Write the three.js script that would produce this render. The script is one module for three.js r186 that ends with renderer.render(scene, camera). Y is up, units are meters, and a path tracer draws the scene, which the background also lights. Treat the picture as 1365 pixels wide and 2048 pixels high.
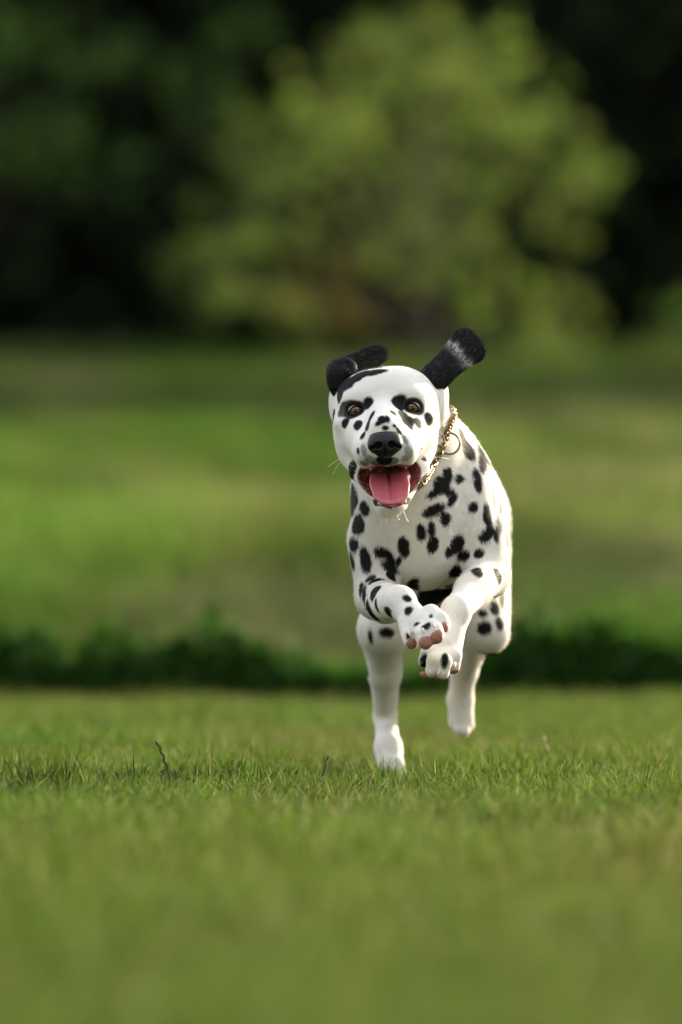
import * as THREE from 'three';
import { mergeGeometries } from 'three/addons/utils/BufferGeometryUtils.js';

// ---------------------------------------------------------------- camera, sky, sun, exposure
const scene = new THREE.Scene();
const EYE_HEIGHT = 0.32, EYE_DISTANCE = 8, EYE = new THREE.Vector3(0, EYE_HEIGHT, EYE_DISTANCE);
const camera = new THREE.PerspectiveCamera(10.19, 682 / 1024, 0.1, 400);
camera.position.copy(EYE);
camera.rotation.x = Math.atan(126 / 11480);
camera.focus = 7.97;                       // on the dog's eyes
camera.userData.fStop = 2.8;
const renderer = new THREE.WebGLRenderer({ antialias: true });
renderer.toneMapping = THREE.LinearToneMapping;
renderer.toneMappingExposure = 3.15;
renderer.shadowMap.enabled = true;

const SUN = new THREE.Vector3(0.69, 0.27, -0.68).normalize();   // low evening sun, behind the dog and to its left
const sun = new THREE.DirectionalLight(new THREE.Color(1.0, 0.84, 0.60), 5.0);
sun.position.copy(SUN).multiplyScalar(90); sun.castShadow = true; sun.shadow.radius = 1.5;
Object.assign(sun.shadow.camera, { left: -40, right: 40, top: 40, bottom: -40, near: 1, far: 220 });
scene.add(sun);
{
  const W = 256, Hh = 128, d = new Float32Array(W * Hh * 4);
  for (let y = 0; y < Hh; y++) for (let x = 0; x < W; x++) {
    const el = (y + 0.5) / Hh * Math.PI - Math.PI / 2, az = ((x + 0.5) / W - 0.5) * 2 * Math.PI;
    const v = new THREE.Vector3(Math.cos(el) * Math.cos(az), Math.sin(el), Math.cos(el) * Math.sin(az));
    const up = Math.max(0, v.y), h = Math.pow(1 - up, 3), g = Math.pow(Math.max(0, v.dot(SUN)), 6);
    const i = (y * W + x) * 4, s = 0.53;
    d[i] = s * (0.80 + 0.34 * h + 0.5 * g); d[i + 1] = s * (0.84 + 0.25 * h + 0.38 * g); d[i + 2] = s * (0.93 + 0.04 * h + 0.18 * g); d[i + 3] = 1;
  }
  const sky = new THREE.DataTexture(d, W, Hh, THREE.RGBAFormat, THREE.FloatType);
  sky.mapping = THREE.EquirectangularReflectionMapping; sky.magFilter = THREE.LinearFilter; sky.needsUpdate = true;
  scene.background = sky; scene.environment = sky;
}

const HAIRS = 420000;
// ---------------------------------------------------------------- helpers
function rng(seed) { let a = seed | 0; return () => { a = (a + 0x6d2b79f5) | 0; let t = Math.imul(a ^ (a >>> 15), 1 | a); t = (t + Math.imul(t ^ (t >>> 7), 61 | t)) ^ t; return ((t ^ (t >>> 14)) >>> 0) / 4294967296; }; }
const V = (x, y, z) => new THREE.Vector3(x, y, z);
const FP = 11480;
// a point measured on the photograph, given its depth z (the dog's eyes are at z = 0)
const at = (px, py, z) => { const D = EYE_DISTANCE - z; return V((px - 682.5) * D / FP, EYE_HEIGHT + (1150 - py) * D / FP, z); };
const lerp = (a, b, t) => a + (b - a) * t, clamp = (x, a, b) => Math.min(b, Math.max(a, x)), smooth = (a, b, x) => { const t = clamp((x - a) / (b - a), 0, 1); return t * t * (3 - 2 * t); };
function hash3(x, y, z) { let h = Math.imul(x, 374761393) ^ Math.imul(y, 668265263) ^ Math.imul(z, 2147483647 ^ 0x5bd1e995); h = Math.imul(h ^ (h >>> 13), 1274126177); return ((h ^ (h >>> 16)) >>> 0) / 4294967296; }
function noise3(x, y, z) {
  const xi = Math.floor(x), yi = Math.floor(y), zi = Math.floor(z), f = (t) => t * t * (3 - 2 * t), u = f(x - xi), v = f(y - yi), w = f(z - zi);
  const c = (i, j, k) => hash3(xi + i, yi + j, zi + k);
  return lerp(lerp(lerp(c(0, 0, 0), c(1, 0, 0), u), lerp(c(0, 1, 0), c(1, 1, 0), u), v), lerp(lerp(c(0, 0, 1), c(1, 0, 1), u), lerp(c(0, 1, 1), c(1, 1, 1), u), v), w);
}
const fbm = (x, y, z) => 0.55 * noise3(x, y, z) + 0.29 * noise3(2.1 * x, 2.1 * y, 2.1 * z) + 0.16 * noise3(4.3 * x, 4.3 * y, 4.3 * z);
const taken = new Map();
function numbered(name) { const n = taken.get(name) ?? 0; taken.set(name, n + 1); return n ? name + '_' + String(n).padStart(3, '0') : name; }
function tag(o, label, category, group) { o.userData.label = label; o.userData.category = category; if (group) o.userData.group = group; return o; }
function part(name, geometry, material, parent) { const m = new THREE.Mesh(geometry, material); m.name = name; m.castShadow = m.receiveShadow = true; parent.add(m); return m; }
function structure(name, geometry, material) { const m = part(name, geometry, material, scene); m.userData.kind = 'structure'; return m; }
class Soup {                                                // collects coloured triangles
  constructor() { this.p = []; this.n = []; this.c = []; this.i = []; this.k = 0; }
  vert(p, n, c) { this.p.push(p.x, p.y, p.z); this.n.push(n.x, n.y, n.z); this.c.push(c[0], c[1], c[2]); return this.k++; }
  tri(a, b, c) { this.i.push(a, b, c); }
  geometry() {
    const g = new THREE.BufferGeometry();
    g.setAttribute('position', new THREE.BufferAttribute(new Float32Array(this.p), 3));
    g.setAttribute('normal', new THREE.BufferAttribute(new Float32Array(this.n), 3));
    g.setAttribute('color', new THREE.BufferAttribute(new Float32Array(this.c), 3));
    g.setIndex(new THREE.BufferAttribute(new Uint32Array(this.i), 1));
    return g;
  }
}

// ================================================================ the ground: a flat mown lawn, then a meadow that climbs to the edge of a wood
const rise = (z) => { const t = Math.max(0, -5.5 - z); return 0.039 * t + 0.00036 * t * t; };
const bump = (x, z) => (0.006 * (fbm(x * 1.3, z * 1.3, 3) - 0.5) + 0.10 * smooth(-5.5, -12, z) * (fbm(x * 0.35, z * 0.35, 7) - 0.5));
const groundY = (x, z) => rise(z) + bump(x, z);
{
  const grain = (base, alt, n, seed) => {
    const S = 256, d = new Uint8Array(S * S * 4), c = new THREE.Color();
    for (let y = 0; y < S; y++) for (let x = 0; x < S; x++) { const r = hash3(x, y, seed), t = clamp(0.5 * noise3(x / 9, y / 9, seed) + 0.5 * r, 0, 1); c.setRGB(lerp(base[0], alt[0], t), lerp(base[1], alt[1], t), lerp(base[2], alt[2], t)).convertLinearToSRGB(); d.set([c.r * 255, c.g * 255, c.b * 255, 255], (y * S + x) * 4); }
    const t = new THREE.DataTexture(d, S, S); t.colorSpace = THREE.SRGBColorSpace; t.wrapS = t.wrapT = THREE.RepeatWrapping; t.magFilter = THREE.LinearFilter; t.needsUpdate = true; return t;
  };
  const sheet = (x0, x1, z0, z1, nx, nz, rep) => {
    const g = new THREE.PlaneGeometry(1, 1, nx, nz), p = g.attributes.position, uv = g.attributes.uv;
    for (let i = 0; i < p.count; i++) { const x = lerp(x0, x1, p.getX(i) + 0.5), z = lerp(z1, z0, p.getY(i) + 0.5); p.setXYZ(i, x, groundY(x, z), z); uv.setXY(i, x / rep, z / rep); }
    g.computeVertexNormals(); return g;
  };
  structure('lawn', sheet(-60, 60, -5.7, 60, 120, 200, 0.35), new THREE.MeshPhysicalMaterial({ specularIntensity: 0, map: grain([0.030, 0.050, 0.010], [0.075, 0.110, 0.026], 1, 5), roughness: 1 }));
  structure('meadow_slope', sheet(-90, 90, -130, -5.7, 160, 220, 0.8), new THREE.MeshPhysicalMaterial({ specularIntensity: 0, map: grain([0.022, 0.036, 0.010], [0.060, 0.075, 0.024], 1, 9), roughness: 1 }));
}

// ---------------------------------------------------------------- foliage builders
const leafMat = (o = {}) => new THREE.MeshPhysicalMaterial({ vertexColors: true, roughness: 1, transmission: 0.45, thickness: 0, specularIntensity: 0.2, side: THREE.DoubleSide, ...o });
const barkMat = new THREE.MeshStandardMaterial({ color: new THREE.Color().setRGB(0.055, 0.040, 0.028), roughness: 0.95 });
function addLeaf(soup, c, dir, nrm, len, wid, color) {     // a leaf folded along its midrib
  const s = dir.clone().cross(nrm).normalize(), a = soup.vert(c, nrm, color), tip = c.clone().addScaledVector(dir, len), m = c.clone().addScaledVector(dir, len * 0.45);
  const l = soup.vert(m.clone().addScaledVector(s, wid).addScaledVector(nrm, wid * 0.25), nrm, color), r = soup.vert(m.clone().addScaledVector(s, -wid).addScaledVector(nrm, wid * 0.25), nrm, color), t = soup.vert(tip.addScaledVector(nrm, -len * 0.12), nrm, color);
  soup.tri(a, l, t); soup.tri(a, t, r);
}
const ball = (r) => { for (;;) { const v = V(r() * 2 - 1, r() * 2 - 1, r() * 2 - 1); if (v.lengthSq() < 1) return v; } };
function limb(a, b, c, r0, r1) {                            // a tapering limb through three points
  const crv = new THREE.QuadraticBezierCurve3(a, b, c), g = new THREE.TubeGeometry(crv, 10, 1, 7), p = g.attributes.position;
  for (let i = 0; i <= 10; i++) { const q = crv.getPointAt(i / 10), r = lerp(r0, r1, i / 10); for (let j = 0; j <= 7; j++) { const v = i * 8 + j; p.setXYZ(v, q.x + (p.getX(v) - q.x) * r, q.y + (p.getY(v) - q.y) * r, q.z + (p.getZ(v) - q.z) * r); } }
  g.computeVertexNormals(); return g;
}
// a broad-leaved tree: lobes of foliage [centre, radius] over a forked trunk
function lobedTree(name, label, category, group, foot, lobes, leaf, palette, perM3, seed, trunkR, mat, bark = barkMat) {
  const r = rng(seed), t = new THREE.Group(); t.name = numbered(name); t.position.copy(foot); scene.add(t); tag(t, label, category, group);
  const soup = new Soup(), limbs = [], top = lobes.reduce((a, l) => (l[0].y > a.y ? l[0] : a), lobes[0][0]).clone().sub(foot);
  const stem = (f) => V(top.x * 0.5 * f * f, top.y * f, top.z * 0.4 * f);
  limbs.push(limb(V(0, -0.15, 0), stem(0.4), stem(0.88), trunkR, trunkR * 0.25));
  for (const [c0, R, tint] of lobes) {
    const c = c0.clone().sub(foot), from = stem(clamp(c.y / top.y * 0.55, 0.08, 0.8));
    limbs.push(limb(from, from.clone().lerp(c, 0.5).add(V(0, 0.1, 0)), c, trunkR * 0.4, trunkR * 0.08));
    // every lobe is a spray of twigs, every twig carries a bunch of leaves
    const twigs = Math.max(4, Math.round(perM3 * R * R * 9));
    for (let k = 0; k < twigs; k++) {
      const d = ball(r), rad = Math.pow(d.length(), 0.45); d.normalize();
      const tc = c.clone().addScaledVector(d, R * rad * (0.8 + 0.4 * noise3(d.x * 2 + seed, d.y * 2, d.z * 2))), b = palette[Math.floor(r() * palette.length)], m = 0.7 + 0.6 * r();
      for (let j = 0; j < 9; j++) {
        const dir = d.clone().multiplyScalar(0.8).add(ball(r)).add(V(0, -0.15, 0)).normalize(), n = ball(r).add(V(0, 0.5, 0)); n.addScaledVector(dir, -n.dot(dir)).normalize(); if (!isFinite(n.x) || n.lengthSq() < 0.5) n.set(0, 1, 0);
        const tn = tint ?? [1, 1, 1], cc = [b[0] * m * tn[0], b[1] * m * tn[1], b[2] * m * tn[2]];
        addLeaf(soup, tc.clone().addScaledVector(ball(r), leaf * 1.5), dir, n, leaf * (0.7 + 0.6 * r()), leaf * 0.32, cc);
      }
    }
  }
  part('trunk', mergeGeometries(limbs), bark, t); part('crown', soup.geometry(), mat, t);
  return t;
}
// a spruce: whorls of drooping boughs set with sprays of needles
function spruce(foot, h, spread, seed, label) {
  const r = rng(seed), t = new THREE.Group(); t.name = numbered('spruce_tree'); t.position.copy(foot); scene.add(t); tag(t, label, 'tree', 'dark spruces at the edge of the wood');
  const soup = new Soup(); 
  for (let y = 0.15; y < h; y += 0.30 + 0.12 * r()) {
    const R = spread * Math.pow(1 - y / h, 0.75) * (0.75 + 0.4 * r()) + 0.1, n = Math.round(7 + 6 * (1 - y / h)), a0 = r() * 6.28;
    for (let k = 0; k < n; k++) {
      const a = a0 + k / n * 6.283 + (r() - 0.5) * 0.5, dir = V(Math.cos(a), 0, Math.sin(a)), len = R * (0.7 + 0.45 * r());
      for (let s = 0.10; s < len; s += 0.13) {
        const f = s / len, c = dir.clone().multiplyScalar(s); c.y = y + 0.12 * len * Math.sin(f * 2.2) - 0.42 * len * f * f;
        const m = 0.6 + 0.8 * r(), col = [0.010 * m, 0.020 * m, 0.005 * m];
        for (const sd of [-1, 1, 0]) {
          const d = dir.clone().multiplyScalar(0.75).add(V(-dir.z * sd, -0.35 - 0.25 * r(), dir.x * sd)).normalize(), up = V(0, 1, 0).addScaledVector(d, -d.y).normalize();
          addLeaf(soup, c.clone().addScaledVector(ball(r), 0.03), d, up, 0.26 + 0.16 * r(), 0.075, col);
        }
      }
    }
  }
  part('trunk', limb(V(0, -0.2, 0), V(0, h * 0.5, 0), V(0, h * 0.97, 0), 0.09, 0.02), barkMat, t);
  part('crown', soup.geometry(), leafMat({ transmission: 0.1, specularIntensity: 0.15 }), t);
}
{
  // the dark wood
  const r = rng(4), marks = ['tall dark spruce in the wood beyond the meadow'];
  for (const [z, x0, x1, step, h] of [[-53.5, -15, 4.3, 1.75, 9.5], [-56.0, -15.6, 5.0, 1.9, 11.5], [-58.5, -15, 5.2, 2.0, 13], [-60.5, -14, 5.2, 2.2, 14]]) for (let x = x0; x <= x1; x += step) {
    const X = x + (r() - 0.5) * 0.6, Z = z + (r() - 0.5) * 0.9;
    spruce(V(X, groundY(X, Z) - 0.05, Z), h * (0.85 + 0.3 * r()), 1.55 + 0.4 * r(), Math.floor(r() * 1e6), marks[0]);
  }
  // the pale tree standing in the light before the wood
  const z0 = -46.5, L = (px, py, rp, dz = 0, tint) => { const p = at(px, py, z0 + dz); return [p, rp * (8 - z0) / FP, tint]; };
  const foot = at(850, 745, z0); foot.y = groundY(foot.x, foot.z);
  const rusty = [1.35, 0.78, 0.85];
  lobedTree('bushy_tree', 'bushy pale yellow-green tree standing in the light before the dark wood', 'tree', undefined, foot, [
    L(850, 95, 105), L(740, 120, 80, 0.3), L(960, 110, 85, 0.2), L(640, 190, 80), L(1040, 190, 80, -0.2), L(780, 210, 80, 0.6), L(900, 190, 70, 0.7),
    L(540, 290, 95, 0.1), L(660, 310, 85, 0.6), L(1000, 300, 95, 0.5), L(1095, 290, 92), L(1165, 350, 58, 0.2), L(820, 380, 80, 0.8), L(1140, 420, 68, 0.3), L(450, 330, 50),
    L(440, 440, 75), L(560, 420, 85, 0.4), L(700, 480, 75, 0.8), L(920, 430, 85, 0.7), L(390, 550, 72), L(500, 530, 85, 0.5), L(640, 560, 70, 0.8, rusty), L(820, 510, 70, 0.9), L(950, 520, 65, 0.5),
    L(420, 600, 48), L(590, 640, 62, 0.5), L(1010, 640, 75, 0.4), L(1110, 620, 68, 0.2), L(1140, 670, 50), L(1080, 690, 55, 0.4), L(690, 660, 50, 0.3, rusty), L(880, 300, 70, -0.6), L(700, 300, 70, -0.6)],
  0.075, [[0.142, 0.210, 0.034], [0.116, 0.192, 0.027], [0.165, 0.218, 0.046]], 17, 31, 0.09, leafMat({ transmission: 0.6 }));
  // broad-leaved boughs in the shade to the side
  const M = (px, py, rp, z) => { const p = at(px, py, z); return [p, rp * (8 - z) / FP]; };
  const greenLeaf = [[0.085, 0.170, 0.022], [0.070, 0.152, 0.018], [0.100, 0.178, 0.028]];
  const f2 = at(-60, 700, -52.5); f2.y = groundY(f2.x, f2.z);
  lobedTree('leafy_tree', 'mid green leafy tree among the spruces, far from the pale tree', 'tree', undefined, f2, [M(175, 85, 75, -50.2), M(90, 270, 80, -50), M(120, 240, 55, -49.8), M(215, 345, 62, -50), M(60, 330, 50, -50), M(60, 60, 60, -50.8), M(-60, 300, 90, -50), M(-40, 90, 90, -50.2)], 0.10, greenLeaf, 9, 77, 0.04, leafMat());
  const f3 = at(300, 700, -54.5); f3.y = groundY(f3.x, f3.z);
  lobedTree('leafy_tree', 'slender leafy tree between the spruces beside the pale tree', 'tree', undefined, f3, [M(450, 110, 65, -50.4), M(400, 170, 65, -50.4), M(340, 215, 50, -50.4), M(500, 60, 45, -50.6), M(300, 110, 40, -50.8)], 0.10, greenLeaf, 8, 78, 0.04, leafMat());
  const f4 = at(1345, 720, -50); f4.y = groundY(f4.x, f4.z);
  lobedTree('leafy_shrub', 'low green shrub at the foot of the wood', 'shrub', undefined, f4, [M(1345, 660, 55, -50), M(1400, 640, 70, -50), M(1360, 690, 45, -49.8)], 0.09, [[0.085, 0.16, 0.024]], 12, 79, 0.05, leafMat());
  // the trees behind the photographer: they close the low sky in front of the dog and stand in its eyes and nose
  const w = rng(21);
  for (let i = 0; i < 13; i++) {
    const x = -27 + i * 4.5 + (w() - 0.5) * 1.6, z = 20 + 2.5 * w() - 0.010 * x * x, foot = V(x, 0, z), lobes = [], hh = 5.6 + 1.4 * w();
    for (let k = 0; k < 26; k++) { const d = ball(w); lobes.push([V(x + d.x * 2.6, hh + d.y * (hh - 0.9), z + d.z * 2.2), 1.0 + 0.5 * w()]); }
    lobedTree('park_tree', 'tall leafy tree in the row facing the running dog', 'tree', 'row of trees facing the dog', foot, lobes, 0.26, [[0.080, 0.145, 0.022], [0.090, 0.150, 0.026]], 1.6, 600 + i, 0.22, leafMat());
  }
  // field trees to the side of the meadow, whose long shadows lie across its upper part
  const q = rng(8), names = ['round field tree lowest on the slope in the row of three beside the meadow', 'round field tree in the middle of the row of three beside the meadow', 'round field tree next to the wood in the row of three beside the meadow'];
  [[13.5, -46.0], [13.2, -50.2], [13.8, -54.4]].forEach(([x, z], i) => {
    const foot = V(x, groundY(x, z), z), lobes = [];
    for (let k = 0; k < 30; k++) { const d = ball(q); lobes.push([V(x + d.x * 2.0, foot.y + 4.6 + d.y * 3.9, z + d.z * 2.0), 0.85 + 0.35 * q()]); }
    lobedTree('field_tree', names[i], 'tree', 'field trees at the side of the meadow', foot, lobes, 0.16, [[0.085, 0.15, 0.024]], 3.2, 300 + i, 0.2, leafMat());
  });
}

// ================================================================ the dog
const DOG = await buildDog();

async function buildDog() {
  const rand = rng(77);
  // ---- the head's own axes: x to the picture's side, y up, z towards the nose; the origin lies between the eyes
  const HEAD = new THREE.Matrix4().makeRotationFromEuler(new THREE.Euler(0.0, -0.02, 0.053)); HEAD.setPosition(at(768.5, 818.5, 0));
  const hp = (x, y, z) => V(x, y, z).applyMatrix4(HEAD);
  const headInv = HEAD.clone().invert(), toHead = (p) => p.clone().applyMatrix4(headInv);
  const headTurn = new THREE.Quaternion().setFromRotationMatrix(HEAD);

  // ---- the body as a field of distances to tapered bones and muscles, joined smoothly
  const prims = [];
  const FLOW = { head: 0, neck: 1, torso: 2, leg: 3, paw: 4, tail: 5 };
  function cone(a, b, r1, r2, k, zone, hair, flow) { prims.push({ type: 0, a, b, r1, r2, k, zone, hair, flow: flow ?? b.clone().sub(a).normalize() }); }
  function ell(c, r, k, zone, hair, flow, turn) { const q = (turn ?? new THREE.Quaternion()).clone().invert(); prims.push({ type: 1, c, r: V(...r), q, k, zone, hair, flow }); }
  const back = V(0, -0.25, -1).normalize(), hback = V(0, -0.1, -1).applyQuaternion(headTurn).normalize(), down = V(0, -0.9, -0.4).normalize();

  // trunk
  ell(at(852, 1005, -0.24), [0.068, 0.112, 0.13], 0, 'torso', 0.0075, back);
  ell(at(876, 1030, -0.42), [0.088, 0.106, 0.20], 0.045, 'torso', 0.0075, back);
  cone(at(888, 1020, -0.46), at(912, 1020, -0.66), 0.082, 0.070, 0.045, 'torso', 0.0075, back);
  ell(at(912, 1060, -0.70), [0.076, 0.078, 0.10], 0.05, 'torso', 0.0075, back);
  cone(at(782, 835, -0.11), at(838, 970, -0.21), 0.064, 0.090, 0.05, 'neck', 0.0075, down);
  cone(at(812, 840, -0.17), at(868, 930, -0.27), 0.046, 0.058, 0.04, 'neck', 0.0075, down);
  ell(at(832, 1040, -0.145), [0.060, 0.086, 0.056], 0.035, 'chest', 0.007, down);
  ell(at(850, 1105, -0.175), [0.042, 0.050, 0.05], 0.035, 'chest', 0.007, down);
  ell(at(760, 1010, -0.15), [0.028, 0.060, 0.050], 0.03, 'shoulder', 0.0065, down);
  ell(at(763, 1030, -0.175), [0.036, 0.086, 0.062], 0.03, 'shoulder', 0.0065, down);
  ell(at(946, 1035, -0.190), [0.036, 0.094, 0.066], 0.03, 'shoulder', 0.0065, down);
  ell(at(903, 955, -0.27), [0.036, 0.060, 0.09], 0.03, 'shoulder', 0.0065, down);
  // tail
  { const t = [at(916, 1010, -0.80), at(914, 985, -0.92), at(905, 960, -1.04), at(890, 915, -1.12)]; for (let i = 0; i < 3; i++) cone(t[i], t[i + 1], 0.022 - 0.005 * i, 0.017 - 0.005 * i, i ? 0.008 : 0.03, 'tail', 0.012); }
  // hind legs
  cone(at(850, 1105, -0.63), at(768, 1258, -0.47), 0.078, 0.036, 0.03, 'thigh', 0.008);
  cone(at(766, 1258, -0.47), at(770, 1345, -0.53), 0.033, 0.0230, 0.018, 'leg', 0.006);
  cone(at(770, 1345, -0.53), at(771, 1435, -0.60), 0.0230, 0.0158, 0.013, 'leg', 0.005);
  cone(at(771, 1430, -0.60), at(777, 1500, -0.56), 0.0165, 0.0180, 0.010, 'leg', 0.005);
  cone(at(777, 1495, -0.56), at(783, 1545, -0.535), 0.0205, 0.0185, 0.010, 'paw', 0.004);
  for (const [x, y, z] of [[767, 1560, -0.525], [778, 1568, -0.515], [790, 1567, -0.515], [800, 1556, -0.525]]) cone(at(783 + (x - 783) * 0.7, 1528, -0.535), at(x, y, z), 0.0105, 0.0095, 0.006, 'paw', 0.004);
  cone(at(935, 1110, -0.64), at(975, 1264, -0.50), 0.064, 0.033, 0.025, 'thigh', 0.008);
  ell(at(962, 1190, -0.55), [0.026, 0.080, 0.065], 0.025, 'thigh', 0.008, down);
  cone(at(948, 1270, -0.57), at(928, 1340, -0.68), 0.026, 0.0205, 0.008, 'leg', 0.006);
  cone(at(928, 1338, -0.68), at(921, 1400, -0.71), 0.0195, 0.0180, 0.010, 'leg', 0.005);
  cone(at(921, 1400, -0.71), at(922, 1432, -0.71), 0.0205, 0.0175, 0.008, 'paw', 0.004);
  for (const [x, y, z] of [[908, 1446, -0.71], [918, 1458, -0.70], [929, 1462, -0.70], [938, 1450, -0.71]]) cone(at(922 + (x - 922) * 0.6, 1425, -0.71), at(x, y, z), 0.0105, 0.0085, 0.006, 'paw', 0.004);
  // fore leg reaching forward and across (the one on the picture's left)
  cone(at(745, 1080, -0.155), at(756, 1192, -0.135), 0.036, 0.029, 0.014, 'arm', 0.009);
  cone(at(757, 1194, -0.13), at(773, 1206, -0.03), 0.030, 0.0255, 0.016, 'arm', 0.007);
  cone(at(773, 1206, -0.03), at(799, 1206, 0.065), 0.0255, 0.0205, 0.013, 'leg', 0.005);
  ell(at(799, 1201, 0.062), [0.021, 0.0195, 0.020], 0.010, 'leg', 0.004, V(0.5, -0.6, 0.6).normalize());
  cone(at(800, 1207, 0.065), at(840, 1250, 0.105), 0.0190, 0.0205, 0.010, 'leg', 0.004);
  const pawA = [[824, 1280, 0.128, 814, 1246], [851, 1279, 0.150, 834, 1244], [871, 1268, 0.150, 852, 1234], [883, 1249, 0.133, 862, 1226]];
  for (const [x, y, z, kx, ky] of pawA) { cone(at(kx, ky, 0.100), at(x - 3, y - 9, z - 0.014), 0.0125, 0.0122, 0.004, 'paw', 0.003); cone(at(x - 3, y - 9, z - 0.014), at(x, y, z - 0.011), 0.0122, 0.0126, 0.002, 'paw', 0.003); }
  // the other fore leg, paw hanging
  cone(at(960, 1074, -0.165), at(976, 1150, -0.155), 0.036, 0.029, 0.014, 'arm', 0.009);
  cone(at(973, 1150, -0.15), at(946, 1182, -0.06), 0.030, 0.0240, 0.016, 'arm', 0.007);
  cone(at(946, 1182, -0.06), at(914, 1220, 0.02), 0.0240, 0.0190, 0.013, 'leg', 0.005);
  ell(at(912, 1224, 0.022), [0.0195, 0.023, 0.020], 0.010, 'leg', 0.004, V(-0.3, -0.9, 0.2).normalize());
  cone(at(911, 1230, 0.022), at(892, 1290, 0.040), 0.0180, 0.0235, 0.010, 'leg', 0.004);
  const pawB = [[850, 1322, 0.060, 868, 1286], [864, 1342, 0.082, 878, 1296], [886, 1345, 0.084, 892, 1298], [908, 1330, 0.064, 908, 1288]];
  for (const [x, y, z, kx, ky] of pawB) { const mx = lerp(kx, x, 0.6), my = lerp(ky, y, 0.55); cone(at(kx, ky, 0.042), at(mx, my, z), 0.0112, 0.0114, 0.003, 'paw', 0.003); cone(at(mx, my, z), at(x, y, z), 0.0110, 0.0092, 0.002, 'paw', 0.003); }

  // head
  const hq = headTurn, H = (x, y, z) => hp(x, y, z);
  const hturn = (rx, ry = 0, rz = 0) => headTurn.clone().multiply(new THREE.Quaternion().setFromEuler(new THREE.Euler(rx, ry, rz)));
  ell(H(0.001, 0.001, -0.066), [0.068, 0.0585, 0.072], 0.03, 'head', 0.0035, hback, hq);
  for (const s of [-1, 1]) ell(H(s * 0.031, 0.019, -0.072), [0.036, 0.034, 0.060], 0.02, 'head', 0.003, hback, hq);
  ell(H(0, 0.016, -0.024), [0.046, 0.036, 0.028], 0.025, 'head', 0.003, hback, hq);
  for (const s of [-1, 1]) {
    const out = V(s * 0.35, -0.1, -1).applyQuaternion(headTurn).normalize();
    ell(H(s * 0.044, -0.032, -0.046), [0.029, 0.042, 0.042], 0.022, 'head', 0.003, out, hq);
    ell(H(s * 0.049, -0.016, -0.020), [0.020, 0.013, 0.020], 0.014, 'head', 0.003, out, hturn(0, -s * 0.6, 0));
    ell(H(s * 0.036, 0.018, -0.012), [0.021, 0.011, 0.014], 0.014, 'head', 0.003, out, hturn(0, s * 0.3, -s * 0.25));
    ell(H(s * 0.032, -0.040, 0.008), [0.023, 0.030, 0.036], 0.022, 'head', 0.003, out, hq);
    ell(H(s * 0.0255, -0.058, 0.046), [0.0195, 0.0260, 0.047], 0.016, 'muzzle', 0.0022, out, hturn(0, s * 0.12, 0)); prims[prims.length - 1].post = true;
    cone(H(s * 0.042, -0.058, -0.058), H(0.003 + s * 0.0425, -0.086, -0.005), 0.022, 0.0110, 0.018, 'jaw', 0.003, out);
    cone(H(0.003 + s * 0.0425, -0.086, -0.005), H(0.005 + s * 0.0135, -0.131, 0.046), 0.0110, 0.0090, 0.010, 'jaw', 0.003, out);
  }
  cone(H(0, -0.004, -0.006), H(0, -0.027, 0.082), 0.021, 0.0175, 0.016, 'muzzle', 0.0022, hback);
  cone(H(0, -0.036, -0.004), H(0, -0.050, 0.074), 0.038, 0.0285, 0.018, 'muzzle', 0.0022, hback);
  ell(H(0, -0.060, 0.084), [0.0225, 0.0205, 0.015], 0.010, 'muzzle', 0.0022, hback, hq); prims[prims.length - 1].post = true;
  ell(H(0.005, -0.1365, 0.055), [0.0175, 0.0105, 0.015], 0.010, 'jaw', 0.003, hback, hq);
  ell(H(0, -0.123, 0.005), [0.024, 0.012, 0.052], 0.014, 'jaw', 0.004, hback, hturn(0.55));
  cone(H(0, -0.065, -0.07), H(0, -0.095, -0.02), 0.042, 0.024, 0.02, 'jaw', 0.004, hback);
  ell(at(674, 806, -0.095), [0.011, 0.030, 0.022], 0.012, 'head', 0.003, down);
  ell(at(881, 798, -0.100), [0.012, 0.034, 0.026], 0.014, 'head', 0.003, down);
  // hollows: the open mouth and the eye sockets
  const cuts = [];
  const cut = (c, r, k, turn) => cuts.push({ type: 1, c, r: V(...r), q: turn.clone().invert(), k });
  cut(H(0.003, -0.096, 0.040), [0.0480, 0.0245, 0.062], 0.005, hturn(0.28, 0, 0.06));
  cut(H(0.004, -0.114, 0.060), [0.0225, 0.0185, 0.032], 0.005, hturn(0.5));
  const EYES = [[-0.0395, 0.000, -0.0065], [0.0395, 0.000, -0.0065]];
  for (const e of EYES) cut(H(e[0], e[1], e[2] + 0.006), [0.0110, 0.0082, 0.0125], 0.003, hturn(0, 0, -Math.sign(e[0]) * 0.12));

  const tmp = V(0, 0, 0);
  function dist(p, o) {
    if (o.type === 0) {
      const ax = o.a.x, ay = o.a.y, az = o.a.z, bx = o.b.x - ax, by = o.b.y - ay, bz = o.b.z - az, px = p.x - ax, py = p.y - ay, pz = p.z - az;
      const l2 = bx * bx + by * by + bz * bz, rr = o.r1 - o.r2, a2 = l2 - rr * rr, il2 = 1 / l2, y = px * bx + py * by + pz * bz, z = y - l2;
      const qx = px * l2 - bx * y, qy = py * l2 - by * y, qz = pz * l2 - bz * y, x2 = qx * qx + qy * qy + qz * qz, y2 = y * y * l2, z2 = z * z * l2, k = Math.sign(rr) * rr * rr * x2;
      if (Math.sign(z) * a2 * z2 > k) return Math.sqrt(x2 + z2) * il2 - o.r2;
      if (Math.sign(y) * a2 * y2 < k) return Math.sqrt(x2 + y2) * il2 - o.r1;
      return (Math.sqrt(x2 * a2 * il2) + y * rr) * il2 - o.r1;
    }
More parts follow.
